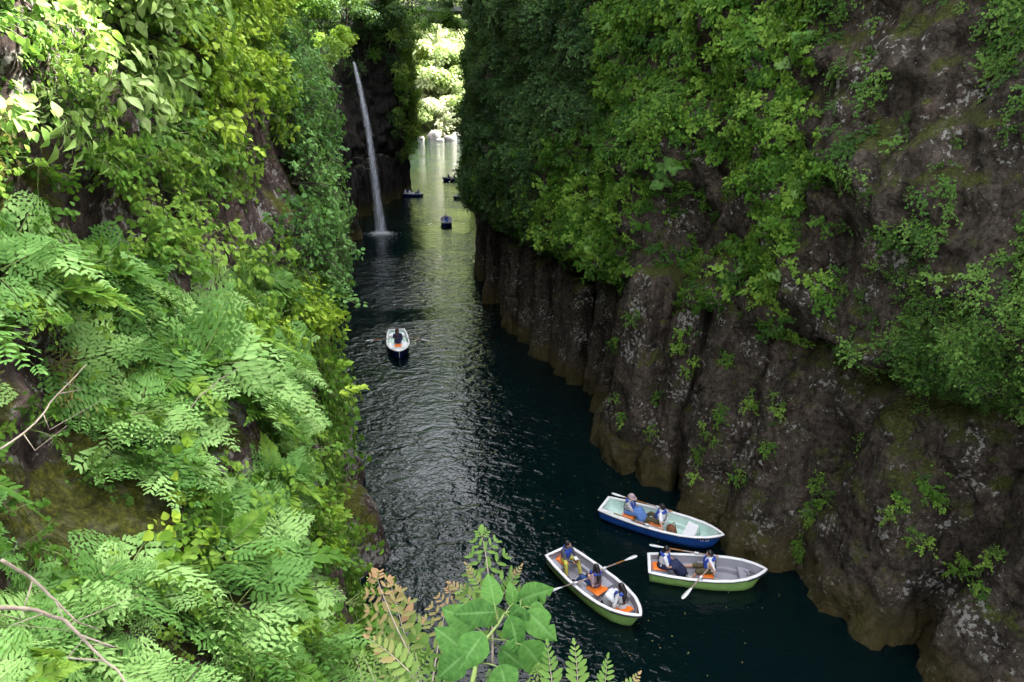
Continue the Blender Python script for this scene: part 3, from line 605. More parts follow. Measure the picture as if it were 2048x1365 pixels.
def sample(G, n, seed, lim=None):
    """random points on a wall grid with its outward normal"""
    r = np.random.default_rng(seed); A = G[:-1, :-1]; B = G[1:, :-1]; D = G[:-1, 1:]; E = G[1:, 1:]
    nn = np.cross(B - A, D - A); ar = np.linalg.norm(nn, axis=-1); w = ar.copy()
    if lim is not None: w = w * lim((A + E) / 2)
    w = w.reshape(-1); i = r.choice(len(w), n, p=w / w.sum()); u = r.random(n)[:, None]; v = r.random(n)[:, None]
    f = lambda Q: Q.reshape(-1, 3)[i]
    P = f(A) * (1 - u) * (1 - v) + f(B) * u * (1 - v) + f(D) * (1 - u) * v + f(E) * u * v
    N3 = f(nn) / (ar.reshape(-1)[i][:, None] + 1e-9); return P, N3, r
UP = np.array([0, 0, 1.0])
def facing(N3, sgn):                          # make normals point to the water side
    return np.where((N3[:, :1] * sgn) > 0, N3, -N3)
def wall_frames(N3, r, jit=.25, upmix=.0):
    Z = N3 + r.normal(0, jit, N3.shape) + UP * upmix
    return rot_from(Z, np.broadcast_to(UP, N3.shape) + r.normal(0, jit * .8, N3.shape))
def inframe(P, m=90):
    x, y = proj(P); d = P[:, 1]; return (x > -m * 2) & (x < 2048 + m * 2) & (y > -m * 3) & (y < 1365 + m * 2) & (d > .5)
def size_order(P, sc):
    return np.argsort(-(sc / np.linalg.norm(P - CAM, axis=1)))
def blob(x, y, lst):
    v = np.zeros_like(x)
    for cx, cy, rx, ry in lst: v = np.maximum(v, np.clip(1.5 - np.sqrt(((x - cx) / rx) ** 2 + ((y - cy) / ry) ** 2), 0, 1))
    return v
def place_of(x, y):
    if x < 760:
        a = 'near the top of the left slope' if y < 230 else 'beside the lichen-spotted rock face' if y < 520 else 'halfway down the left slope' if y < 760 else 'on the lower left slope' if y < 1080 else 'at the bottom of the left slope'
        b = 'at the left edge' if x < 150 else 'left of centre' if x < 330 else 'in the middle' if x < 520 else 'above the water'
    elif x < 1150:
        a = 'high up' if y < 200 else 'at mid height' if y < 360 else 'just above the columns'; b = 'on the farther wall' if x < 1000 else 'where the wall bulges out'
    else:
        a = 'near the upper edge' if y < 230 else 'beside the dark alcove' if y < 520 else 'above the long dark crack' if y < 780 else 'below the long dark crack'
        b = 'left of the alcove' if x < 1350 else 'right of the alcove' if x < 1560 else 'beside the bare brown rock' if x < 1750 else 'at the right edge'
    return a + ', ' + b
def put(kind, protos, P, Rm, sc, label, cat, group, r, nmax=300, stuffname=None):
    """the largest in view as things of their own, the rest as one mass"""
    if len(P) == 0: return
    o_ = size_order(P, sc); a = o_[:nmax]; b = o_[nmax:]
    for i in a:
        me = protos[r.integers(len(protos))]; o = link(kind, me); o.matrix_world = Matrix.LocRotScale(Vector(P[i]), Matrix(Rm[i].tolist()).to_quaternion(), Vector((sc[i],) * 3))
        px_, py_ = proj(P[i]); tag(o, (label.split(' on the ')[0].split(' in the ')[0].split(' at the ')[0] if px_ < 760 or px_ > 930 else label.split(',')[0]) + ' ' + (place_of(px_, py_) if px_ < 690 or px_ > 930 else ''), cat, group)
        o['label'] = o['label'].strip()
    if len(b): stuff(stuffname or kind + '_mass', protos, P[b], Rm[b], sc[b], r.integers(0, len(protos), len(b)))

# ---- left slope (near)
rocks_L = [(480, 290, 55, 90), (460, 430, 95, 120), (420, 590, 70, 60), (120, 370, 110, 80), (170, 470, 90, 60), (60, 960, 120, 70), (130, 1060, 120, 110), (700, 1060, 30, 100), (50, 780, 50, 60)]
P, Nn, r = sample(G_N, 26000, 11); Nn = facing(Nn, 1); k = inframe(P); P, Nn = P[k], Nn[k]
x, y = proj(P); brink = np.interp(y, [0, 100, 200, 350, 480, 560, 650, 750, 950, 1050, 1160, 1365], [575, 640, 655, 670, 690, 650, 640, 660, 660, 660, 690, 730]); bare = blob(x, y, rocks_L); dist = np.linalg.norm(P - CAM, axis=1)
keepd = r.random(len(P)) < np.clip((9 / dist) ** 1.2, .05, 1)       # even spacing as seen: fewer where far
free = (r.random(len(P)) > bare * 1.25) & (x < brink - 42)
zone = np.full(len(P), 'mid', dtype=object); u = r.random(len(P))
zone[(x < 400) & (y < 270)] = 'pale'
zone[(x >= 350) & (x < 620) & (y < 360)] = 'lime'
zone[(x > 535) & (y > 90) & (y < 640)] = 'blue'
zone[(x <= 545) & (y >= 270) & (y < 500)] = 'mid'
zone[(y >= 560) & (x > 230)] = 'fern'; zone[(y >= 480) & (x <= 230)] = 'fern'
zone[(blob(x, y, [(330, 1070, 70, 120)]) > .4)] = 'broad'
zone[(blob(x, y, [(650, 1060, 70, 80), (520, 640, 80, 60), (600, 690, 60, 40)]) > .4) & (u < .7)] = 'lime'
zone[(blob(x, y, [(40, 780, 130, 130), (60, 900, 150, 60)]) > .3) & (u < .8)] = 'straw'
def pick(z, frac, extra=True):
    k = (zone == z) & free & extra & (r.random(len(P)) < frac); return np.where(k)[0]
lab = {'pale': ('broadleaf_plant', 'pale green broad-leaved plant hanging on the upper left slope', 'plant', 'pale broad-leaved plants on the left slope'),
       'lime': ('leafy_shrub', 'bright lime green shrub spray on the left slope', 'shrub', 'lime green shrubs on the left slope'),
       'mid': ('creeping_plant', 'mid green creeping leaves on the mossy left rock', 'plant', 'creeping plants on the left slope'),
       'blue': ('leafy_shrub', 'bluish green small-leaved shrub at the edge of the left cliff', 'shrub', 'bluish shrubs on the left cliff edge'),
       'broad': ('broadleaf_plant', 'plant with large round leaves on the left slope', 'plant', 'large-leaved plants low on the left slope'),
       'straw': ('grass_tuft', 'dry straw-coloured tuft at the left edge of the slope', 'grass', 'dry tufts on the left slope')}
for z, frac, sc0, off, upm in (('pale', .10, 1.0, .15, .2), ('lime', .26, 1.0, .15, .2), ('mid', .22, .9, .08, .1), ('blue', .30, 1.15, .2, .3), ('broad', .25, .8, .1, .4), ('straw', .16, .8, .05, .2)):
    i = pick(z, frac, keepd)
    sc = sc0 * r.uniform(.65, 1.25, len(i)) * np.clip(dist[i] / 9, .75, 1.8)
    if z == 'blue': sc *= np.clip(1.15 - (x[i] - 560) / 300, .5, 1)
    put(lab[z][0], PR[z], P[i] + Nn[i] * off * (.3 if z == 'blue' else 1), wall_frames(Nn[i], r, .3, upm), sc, lab[z][1], lab[z][2], lab[z][3], r, nmax=150)
# undergrowth of small leaves over everything, thin on the bare rock
i = np.where((r.random(len(P)) < .16) & (r.random(len(P)) > bare * .97) & keepd)[0]
stuff('undergrowth', PR['creeper'] + PR['mid'], P[i] + Nn[i] * .03, wall_frames(Nn[i], r, .3), r.uniform(.7, 1.4, len(i)) * np.clip(dist[i] / 9, .8, 1.6), r.integers(0, 6, len(i)))
# ferns: crown with separate fronds
i = pick('fern', .19, keepd & (x < brink - 66)); Z = Nn[i] * .75 + UP * .55 + r.normal(0, .12, (len(i), 3)); Rm = rot_from(Z, np.broadcast_to(UP, (len(i), 3)) + r.normal(0, .3, (len(i), 3)))
sc = r.uniform(.62, 1.1, len(i)) * np.clip(dist[i] / 8.5, .62, 1.5) * np.clip((brink[i] - x[i]) / 130, .55, 1)
order = size_order(P[i], sc); print('ferns', len(i))
for q in order[:240]:
    j = i[q]; o = thing('fern', 'green fern with feathery fronds ' + place_of(x[j], y[j]), 'fern', group='ferns on the left slope')
    o.matrix_world = Matrix.LocRotScale(Vector(P[j] + Nn[j] * .04), Matrix(Rm[q].tolist()).to_quaternion(), Vector((sc[q],) * 3)); nf = int(r.integers(5, 8)); a0 = r.uniform(0, 6.28)
    kind = fs_me if r.random() < .22 else fr_me
    for f in range(nf):
        c = link('frond', kind[r.integers(len(kind))], o); c.rotation_euler = Matrix(rmat(np.array(a0 + f * 2 * np.pi / nf + r.normal(0, .2)), np.array(r.uniform(.1, .7)), np.array(r.normal(0, .2))).tolist()).to_euler(); s_ = r.uniform(.7, 1.05); c.scale = (s_,) * 3
rest = order[240:]
if len(rest): stuff('fern_mass', PR['fern'], P[i[rest]], Rm[rest], sc[rest], r.integers(0, 3, len(rest)))

# ---- right wall
P, Nn, r = sample(G_R, 60000, 12, lambda Q: ((Q[..., 2] > 4) & (Q[..., 2] < 34) & (Q[..., 1] < 130) & (Q[..., 1] > 2)).astype(float) * np.clip((24 / np.linalg.norm(Q - CAM, axis=-1)) ** 1.5, .1, 1.6)); Nn = facing(Nn, -1); k = inframe(P, 120); P, Nn = P[k], Nn[k]
x, y = proj(P); dist = np.linalg.norm(P - CAM, axis=1); above = P[:, 2] - crack(P[:, 1])
bare = blob(x, y, [(1430, 420, 62, 190), (1790, 60, 130, 110), (1880, 170, 110, 190), (1690, 150, 45, 150), (1700, 460, 60, 90), (1330, 480, 60, 120), (1900, 520, 120, 120), (1860, 900, 90, 60), (1480, 640, 70, 80), (2000, 330, 60, 90)])
under = (above < .15)
vein = fbm(P * np.array([.5, .5, .22]), 3, 77)                       # creepers run in drifts
near = (P[:, 1] < 21); u = r.random(len(P))
den = np.where(under, np.where(near, .012, .002), np.where(near, np.clip(.58 + vein * 2.4, .06, 1), np.clip(.9 + vein * .6, .4, 1))) * (1 - bare * .93)
keep = r.random(len(P)) < den
lime = blob(x, y, [(1500, 200, 190, 260), (1620, 620, 110, 200), (1180, 420, 130, 90), (1560, 400, 120, 200)])  # areas that get the yellow-green vine leaf
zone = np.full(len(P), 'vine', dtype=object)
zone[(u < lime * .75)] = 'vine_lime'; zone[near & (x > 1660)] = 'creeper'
zone[(P[:, 1] > 36) & (x < 1150) & (u > .22)] = 'darkbush'; zone[(P[:, 1] > 30) & (y < 260) & (x < 1200)] = 'darkbush'  # far wall shrubs take a darker leaf colour to paint the weaker light there
zone[(zone == 'vine') & (u > .93)] = 'fern'; zone[(zone == 'vine_lime') & (u > .9)] = 'fern'
labr = {'vine': ('climbing_vine', 'green vine leaves hanging on the right cliff', 'vine', 'vines on the right cliff', .34, 1.0),
        'vine_lime': ('climbing_vine', 'yellow-green heart-shaped vine leaves on the right cliff', 'vine', 'yellow-green vines on the right cliff', .45, 1.0),
        'creeper': ('rock_creeper', 'small-leaved creeper on the bare brown rock at the right edge', 'creeper', 'small creepers on the right rock', 1.0, 1.0),
        'darkbush': ('dark_shrub', 'shade-darkened green shrub on the shaded right cliff', 'shrub', 'dark shrubs on the right cliff', .55, 1.0),
        'fern': ('wall_fern', 'feathery fern growing between vines on the right cliff', 'fern', 'ferns on the right cliff', .35, .5)}
for z, (nm, lb, ct, gp, frac, s0) in labr.items():
    i = np.where((zone == z) & keep & (r.random(len(P)) < frac))[0]; print(z, len(i))
    sc = s0 * r.uniform(.7, 1.3, len(i)) * np.where(P[i][:, 1] > 60, .7, 1.0) * (np.clip(dist[i] / 17, .9, 1.8) if z == 'creeper' else np.clip(dist[i] / 60, .8, 1.7) if z == 'darkbush' else np.clip(dist[i] / 28, .8, 1.5))
    up = .5 if z == 'fern' else .05
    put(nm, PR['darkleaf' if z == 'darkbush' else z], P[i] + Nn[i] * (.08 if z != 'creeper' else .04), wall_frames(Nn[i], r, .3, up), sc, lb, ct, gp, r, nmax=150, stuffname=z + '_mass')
# tufts rooted in the joints of the big columns
tp = [(1440, 830), (1420, 870), (1400, 920), (1640, 960), (1625, 1000), (1612, 1040), (1605, 1085), (1650, 1000), (1590, 1120), (1500, 800), (1545, 900), (1250, 830), (1300, 860), (1350, 700), (1380, 740), (1320, 780), (1270, 640), (1230, 700), (1480, 960), (1800, 1010), (1830, 1080), (1850, 960), (1870, 1000), (1930, 1130), (1960, 1180), (1990, 1120), (1560, 820), (1450, 720), (1370, 660)]
dg = bpy.context.evaluated_depsgraph_get(); dg.update()
for q, (px, py) in enumerate(tp):
    for s in range(5):
        d = Vector(ray(px + rng.normal(0, 8), py + rng.normal(0, 14))).normalized(); hit, loc, nrm, _, ob, _ = scene.ray_cast(dg, Vector(CAM) + d * 7.0, d)
        if not hit or loc.z < .3: continue
        o = link('crevice_plant', PR['creeper'][s % 3] if s % 2 else PR['mid'][s % 3]); n3 = np.array(nrm); n3 = n3 if n3 @ (CAM - np.array(loc)) > 0 else -n3
        Rq = rot_from(n3 + rng.normal(0, .2, 3), UP + rng.normal(0, .2, 3)); o.matrix_world = Matrix.LocRotScale(loc + Vector(n3) * .04, Matrix(Rq.tolist()).to_quaternion(), Vector((float(rng.uniform(.5, .9)),) * 3))
        tag(o, 'green tuft in a column joint ' + ('above the blue boat' if px < 1450 and py > 700 else 'under the alcove' if py <= 760 else 'near the bow of the two-person boat' if px < 1680 and py > 930 else 'midway up the wide columns' if px < 1700 else 'low on the brown rock at the right edge'), 'plant', 'tufts in the column joints')

# ---- far left cliff round the waterfall
P, Nn, r = sample(G_L, 30000, 13, lambda Q: ((Q[..., 2] > 1) & (Q[..., 1] > 24) & (Q[..., 1] < 135)).astype(float)); Nn = facing(Nn, 1); k = inframe(P, 60); P, Nn = P[k], Nn[k]
x, y = proj(P); dist = np.linalg.norm(P - CAM, axis=1)
den = np.clip((P[:, 2] - np.where(np.abs(P[:, 1] - 77) < 6, 17.5, np.where(P[:, 1] > 84, 15, 14))) / 2.5, 0, 1) * (x < 860)
den = np.where((P[:, 1] > 99) & (P[:, 2] > 6.5), 2.5, den); den = den * (1 - blob(x, y, [(725, 130, 22, 30)])) 
i = np.where(r.random(len(P)) < den * .14)[0]; i = i[:1600]; print('far left', len(i))
edge = (x[i] > 790) & (y[i] < 330); sc = r.uniform(.8, 1.5, len(i)) * np.where(edge, .8, .8)
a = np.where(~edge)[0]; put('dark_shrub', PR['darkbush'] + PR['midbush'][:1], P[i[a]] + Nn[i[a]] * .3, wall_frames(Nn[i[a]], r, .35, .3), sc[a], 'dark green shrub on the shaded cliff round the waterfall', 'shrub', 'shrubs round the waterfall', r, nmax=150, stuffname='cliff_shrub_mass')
a = np.where(edge)[0]; put('green_shrub', PR['limebush'] + PR['midbush'], P[i[a]] + Nn[i[a]] * .3, wall_frames(Nn[i[a]], r, .35, .3), sc[a], 'yellow-green shrub on the corner of the left cliff under the bridge', 'shrub', 'shrubs on the corner under the bridge', r, nmax=150, stuffname='corner_shrub_mass')

# ---- trees
def crown_mesh(name, seed, rad, n, leaf, mat, lt=LEAF, blobs=14, squash=.75):
    r = np.random.default_rng(seed); g = Geo(); cs = r.normal(0, .42, (blobs, 3)) * rad * np.array([1, 1, squash]); rs = r.uniform(.28, .5, blobs) * rad
    b = r.integers(0, blobs, n); d = r.normal(0, 1, (n, 3)); d /= np.linalg.norm(d, axis=1)[:, None]; p = cs[b] + d * (rs[b] * r.uniform(.6, 1.05, n))[:, None] * np.array([1, 1, .6])
    Zv = d * .5 + np.array([0, 0, .7]) + r.normal(0, .35, (n, 3)); Rm = rot_from(Zv, d + np.array([0, 0, -.4]) + r.normal(0, .4, (n, 3))); g.stamp(lt[0], lt[1], Rm * (leaf * r.uniform(.6, 1.3, n))[:, None, None], p)
    return g.mesh(name, [mat]), cs
CR = {}
for kk, mt, lf, nn_ in (('dark', 'dark', .26, 3600), ('mid', 'mid', .24, 3600), ('sun_paled', 'sun_paled', .42, 3400), ('lime', 'lime', .26, 3200)):
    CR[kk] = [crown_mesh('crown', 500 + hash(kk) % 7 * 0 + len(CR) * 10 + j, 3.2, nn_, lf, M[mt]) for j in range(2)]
def tree(base, top, s, kind, label, group, lean=(0, 0), j=0, trunk_r=.22):
    if kind != 'sun_paled': trunk_r *= .6
    base = np.array(base, float); top = np.array(top, float); t = thing('tree', label, 'tree', tuple(base), group=group); g = Geo()
    tt = np.linspace(0, 1, 9); mid = base + (top - base) * tt[:, None]; mid[:, 0] += np.sin(tt * 3) * .5 * lean[0]; g.add(*tube(mid - base, trunk_r * (1.15 - .75 * tt), 8))
    me, cs = CR[kind][j % 2]
    for c in cs[:8]:
        e = (top - base) + c * s * .9; st = (top - base) * random.uniform(.45, .85); m_ = (e + st) / 2 + np.array([0, 0, .3]); g.add(*tube(np.array([st, m_, e]), [trunk_r * .35, trunk_r * .22, trunk_r * .08], 5))
    link('trunk', g.mesh('trunk', [M['bark']]), t)
    c = link('crown', me, t); c.location = tuple(top - base); c.scale = (s, s, s); c.rotation_euler = (0, 0, random.uniform(0, 6.28)); return t
# cliff-top trees framing the bridge: (crown pixel, distance, scale, kind, root offset)
for i, (px, py, Y, s, kd, rx) in enumerate([(640, 20, 84, 1.0, 'dark', -2), (690, -30, 88, 1.2, 'mid', -2), (745, 30, 96, 1.0, 'dark', -3), (790, -10, 100, 1.2, 'dark', -4), (770, 95, 100, .8, 'dark', -4), (820, 60, 106, .8, 'mid', -5),
        (845, 110, 108, .62, 'lime', -5), (885, 6, 112, .75, 'dark', 4), (903, 38, 113, .85, 'mid', 3), (846, 42, 112, .8, 'mid', -4), (950, 10, 104, .9, 'dark', 3), (1000, 30, 92, 1.0, 'dark', 5), (965, 80, 98, .5, 'dark', 2), (1050, -20, 80, 1.2, 'dark', 5), (590, -20, 66, 1.1, 'mid', -3), (640, 110, 74, .75, 'mid', -3), (690, 70, 79, .5, 'lime', -2)]):
    c = at(px, py, Y); b = c + np.array([rx, 1.5, -6.5 * s - 2])
    tree(b, c, s, kd, ['dark leafy tree on the cliff top left of the waterfall lip', 'mid green tree towering behind the waterfall lip', 'dark tree above the shaded cliff right of the waterfall', 'tall dark tree rooted left of the bridge end', 'low dark tree leaning out below the bridge end', 'mid green tree hanging over the column corner',
        'yellow-green sunlit small tree under the left end of the bridge', 'dark tree overlapping the middle of the bridge', 'small tree whose leaves hang under the right part of the bridge', 'small tree whose leaves hang under the middle of the bridge', 'dark tree on the right cliff top before the bridge', 'broad dark tree crowning the right cliff', 'small dark tree reaching into the gap from the right cliff', 'large dark tree at the top of the right cliff, nearest the camera',
        'tree on the left cliff top at the upper edge, nearest the camera', 'bushy tree between the near left cliff and the waterfall', 'small yellow-green tree leaning over the lip of the waterfall'][i], 'trees on the cliff tops', (1, 0), i, .2 * s)
# unseen rim trees added above the view to narrow the sky over the river
for i, (x_, y_, z_, s) in enumerate([(-10, 42, 29, 2.0), (-15, 58, 31, 2.0), (9, 38, 32, 2.0), (7, 55, 33, 2.0), (4, 70, 34, 2.1), (1, 92, 35, 2.0), (5, 46, 36, 1.9), (-21, 76, 35, 2.1), (-24, 96, 36, 2.1), (-18, 46, 34, 2.0), (13, 30, 34, 1.6), (-15, 30, 30, 1.9)]):
    tree((x_ + (9 if x_ > -2 else -7), y_ + 1, 18), (x_, y_, z_), s, 'dark' if i % 2 else 'mid', 'added unseen tree leaning over the river from the %s rim, number %s from the camera' % ('right' if x_ > -2 else 'left', ['two', 'three', 'three', 'five', 'six', 'seven', 'four', 'four', 'five', 'one', 'one', 'one'][i]), 'added rim trees over the river', (1, 0), i, .3)
# sunlit trees beyond the pool
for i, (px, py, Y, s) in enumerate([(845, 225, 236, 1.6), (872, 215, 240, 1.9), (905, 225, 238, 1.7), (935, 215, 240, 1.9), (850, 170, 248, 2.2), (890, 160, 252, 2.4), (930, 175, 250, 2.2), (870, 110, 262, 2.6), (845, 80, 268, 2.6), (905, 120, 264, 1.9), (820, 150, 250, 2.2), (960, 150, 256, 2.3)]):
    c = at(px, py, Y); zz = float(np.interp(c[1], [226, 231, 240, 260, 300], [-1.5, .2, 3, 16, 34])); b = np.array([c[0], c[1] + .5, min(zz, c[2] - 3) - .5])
    tree(b, c, s, 'sun_paled', ['sunlit tree at the left end of the far shore', 'sunlit tree behind the large far boulder', 'sunlit tree behind the middle of the far shore', 'sunlit tree half hidden by the right cliff at the far shore', 'pale tree in the second row above the left of the far shore', 'tall pale tree in the middle of the far slope',
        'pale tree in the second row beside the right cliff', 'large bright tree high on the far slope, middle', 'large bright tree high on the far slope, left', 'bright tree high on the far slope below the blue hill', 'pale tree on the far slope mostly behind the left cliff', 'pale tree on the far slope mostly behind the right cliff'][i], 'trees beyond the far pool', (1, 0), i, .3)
P, Nn, r = sample(np.stack(np.meshgrid(np.linspace(-80, 20, 40), np.linspace(232, 415, 40), indexing='ij') + [np.zeros((40, 40))], -1), 1500, 15)
P[:, 2] = np.interp(P[:, 1], [226, 231, 240, 260, 300, 420], [-1.5, .2, 3, 16, 34, 110]) + .3
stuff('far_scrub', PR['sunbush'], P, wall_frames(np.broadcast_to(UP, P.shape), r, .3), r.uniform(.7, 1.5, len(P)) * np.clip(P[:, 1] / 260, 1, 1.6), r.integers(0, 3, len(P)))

# ------------------------------------------------------------------ rowing boats
def boat_section(t, B, L):
    hb = B / 2 * np.interp(t, [0, .15, .35, .55, .7, .82, .91, .97, 1], [.74, .88, .98, 1.0, .93, .76, .50, .22, .03])
    zs = .40 + .05 * (1 - t) ** 2 * .6 + .20 * t ** 2.4; zk = -.12 + .06 * (1 - t) ** 3 + .10 * t ** 6
    return hb, zs, zk
def make_boat(L, B, hullm, inm, rimm, label, stern, bow, group='rowing boats on the river', thwarts=((.03, .17, .26), (.44, .56, .27), (.78, .88, .32)), z0=.0, strake=True, detail=True):
    """stern, bow: points on the water plan; builds hull, lining, rim, seats"""
    st, bw = np.array(stern, float), np.array(bow, float); d = bw - st; yaw = math.atan2(d[1], d[0]); o = thing('rowing_boat', label, 'boat', (st[0], st[1], z0), (0, 0, yaw), group)
    n = 40; ts = np.linspace(0, 1, n); rake = .32
    def shell(inset, zfl):
        P = []
        for t in ts:
            hb, zs, zk = boat_section(t, B, L); hb = max(hb - inset, .008)
            if inset: prof = [(hb, zs - .01), (hb * .97, zs * .75), (hb * .92, zs * .4 + .03), (hb * .84, zfl + .02), (hb * .7, zfl), (0, zfl)]
            else: prof = [(hb, zs), (hb * .985, zs * .72), (hb * .95, zs * .42), (hb * .88, .05), (hb * .6, zk * .6), (0, zk)]
            x = t * L; row = []
            for (yy, zz) in prof:
                f = np.clip((zs - zz) / (zs - zk), 0, 1); row.append((x - rake * f * t ** 8 - (inset * (.9 + 1.8 * max(0, (t - .9) / .1)) if t > .9 else 0) + (inset if t < .02 else 0) + f * .05 * (1 - t) ** 10, yy, zz))
            P.append(row + [(a, -b_, c) for a, b_, c in row[::-1]])
        return np.array(P)
    H = shell(0, 0); V = H.reshape(-1, 3); nvv = H.shape[1]; F = grid_faces(n, nvv); F.append(tuple(range(nvv)))
    link('hull', mesh_from(V, F, 'hull', [hullm]), o)
    I = shell(.05, .04); F = [f[::-1] for f in grid_faces(n, nvv)]; F.append(tuple(range(nvv))[::-1])
    link('lining', mesh_from(I.reshape(-1, 3), F, 'lining', [inm]), o)
    # rim: closed band round the gunwale
    out = [];
    for t in ts: hb, zs, _ = boat_section(t, B, L); out.append((t * L, hb, zs))
    ring = out + [(a, -b_, c) for a, b_, c in out[::-1]]; ring = np.array(ring); cz = 1.0
    ring[:, 0] += 0; sc_ = []
    cx = np.array([L * .45, 0, 0]); rimw = .085
    Tn = np.roll(ring, -1, 0) - np.roll(ring, 1, 0); Tn[:, 2] = 0; Tn /= np.linalg.norm(Tn, axis=1)[:, None] + 1e-9; Nr = np.stack([-Tn[:, 1], Tn[:, 0], Tn[:, 2] * 0], 1)
    Nr[(Nr * (ring - cx)).sum(1) < 0] *= -1; Nr[(ring[:, 0] > L * .985)] = (1, 0, 0)
    mdl = ring.copy(); prof = [(.022, -.035), (.03, .0), (.022, .022), (-.03, .03), (-.07, .02), (-.075, -.03)]
    Vr = np.stack([mdl + Nr * a + np.array([0, 0, b_]) for a, b_ in prof], 1); Vr[..., 1] = np.where(np.abs(ring[:, 1:2]) < .08, Vr[..., 1], np.where(np.sign(Vr[..., 1]) == np.sign(ring[:, 1:2]), Vr[..., 1], 0)); m_ = len(ring); k_ = len(prof)
    F = [(i * k_ + j, ((i + 1) % m_) * k_ + j, ((i + 1) % m_) * k_ + (j + 1) % k_, i * k_ + (j + 1) % k_) for i in range(m_) for j in range(k_)]
    link('gunwale', mesh_from(Vr.reshape(-1, 3), F, 'gunwale', [rimm]), o)
    if strake:
        sp = ring + Nr * .03 + np.array([0, 0, -.03]); V, F = tube(sp[int(m_ * 0.0):], .014, 6); link('rubbing_strake', mesh_from(V, F, 'rubbing_strake', [M['rubber']]), o)
        pa = [p for p in (ring + Nr * .035 + np.array([0, 0, -.03])) if p[0] > L * .82]; V, F = tube(pa, .028, 8); link('bow_fender', mesh_from(V, F, 'bow_fender', [M['rubber']]), o)
    # moulded seats
    for q, (a, b_, zt) in enumerate(thwarts):
        xs_ = np.linspace(a, b_, 7) * L; rows = []
        for x in xs_:
            hb, zs, _ = boat_section(x / L, B, L); w = max(hb * .95 - .035, .02); w = max(w - (.05 if x > .7 * L else 0), .02); k_w = .62 if x > .7 * L else .84; rows.append([(x, w * k_w, .06), (x, w * .96, zt - .015), (x, w * .96 - .015, zt), (x, -w * .96 + .015, zt), (x, -w * .96, zt - .015), (x, -w * k_w, .06)])
        P = np.array(rows); F = grid_faces(7, 6); F += [tuple(range(6)), tuple(36 + i for i in range(6))[::-1]]
        link('seat', mesh_from(P.reshape(-1, 3), F, 'seat', [rimm if inm is M['mint'] else inm], smooth=False), o)
    if detail:                                # side benches moulded into the lining and floor joint
        for sy in (-1, 1):
            rows = []
            for t in np.linspace(.17, .80, 20):
                if .415 < t < .585: zt = .16
                else: zt = .16
                hb, zs, _ = boat_section(t, B, L); w = hb * .86 - .05; rows.append([(t * L, sy * w, .05), (t * L, sy * w, .17), (t * L, sy * (w - .10), .165), (t * L, sy * (w - .12), .05)])
            link('side_ledge', mesh_from(np.array(rows).reshape(-1, 3), grid_faces(20, 4), 'side_ledge', [inm], smooth=False), o)
        V, F = tube([(.2 * L, 0, .046), (.78 * L, 0, .046)], .012, 6); link('keelson', mesh_from(V, F, 'keelson', [rimm]), o)
    for sy in (-1, 1):
        hb, zs, _ = boat_section(.47, B, L); g = Geo(); g.add(*box((.43 * L, sy * (hb - .02), zs + .035), (.12, .06, .03))); a_ = np.linspace(0, np.pi, 9)
        g.add(*tube(np.stack([.43 * L + .045 * np.cos(a_ + np.pi), np.full(9, sy * (hb - .02)), zs + .125 + .055 * np.sin(a_ + np.pi)], 1), .012, 6)); link('rowlock', g.mesh('rowlock', [M['steel']]), o)
    return o
def to_world(o, p):
    c, s = math.cos(o.rotation_euler.z), math.sin(o.rotation_euler.z); p = np.asarray(p, float)
    return np.array([o.location.x + c * p[0] - s * p[1], o.location.y + s * p[0] + c * p[1], o.location.z + p[2]])
def make_oar(lock, blade, label, inner=.72, far=False):
    """lock: rowlock point, blade: blade tip"""
    lock, blade = np.array(lock, float), np.array(blade, float); d = blade - lock; ln = np.linalg.norm(d); d /= ln; h = lock - d * inner
    o = thing('oar', label, 'oar', tuple(lock), group='oars'); q = lambda a: a - lock
    V, F = tube([q(h + d * .14), q(lock + d * .45)], [.021, .024], 8); link('shaft', mesh_from(V, F, 'shaft', [M['oargrey']]), o)
    V, F = tube([q(lock + d * .45), q(blade - d * .50)], [.0245, .022], 8); link('painted_shaft', mesh_from(V, F, 'painted_shaft', [M['oarwood']]), o)
    V, F = tube([q(h), q(h + d * .14)], .017, 8); link('grip', mesh_from(V, F, 'grip', [M['oarwood']]), o)
    V, F = tube([q(lock - d * .07), q(lock + d * .07)], .034, 8); link('collar', mesh_from(V, F, 'collar', [M['paint_white']]), o)
    s = np.cross(d, [0, 0, 1]); s /= np.linalg.norm(s); up = np.cross(s, d); tt = np.linspace(0, 1, 9); rows = []
    for t in tt:
        w = np.interp(t, [0, .15, .45, .8, .95, 1], [.024, .035, .065, .075, .06, .03]); c = q(blade - d * .52 * (1 - t)) ; th = .014 * (1.3 - t) + .004
        rows.append([c + s * w + up * .012 * t, c + up * th, c - s * w + up * .012 * t, c - up * th])
    P = np.array(rows); V = P.reshape(-1, 3); F = [(i * 4 + j, (i + 1) * 4 + j, (i + 1) * 4 + (j + 1) % 4, i * 4 + (j + 1) % 4) for i in range(8) for j in range(4)] + [(3, 2, 1, 0), (32, 33, 34, 35)]
    link('blade', mesh_from(V, F, 'blade', [M['paint_white']]), o); return h
def handle_pt(lock, blade, inner=.72):
    lock, blade = np.array(lock), np.array(blade); d = (blade - lock) / np.linalg.norm(blade - lock); return lock - d * (inner - .06)

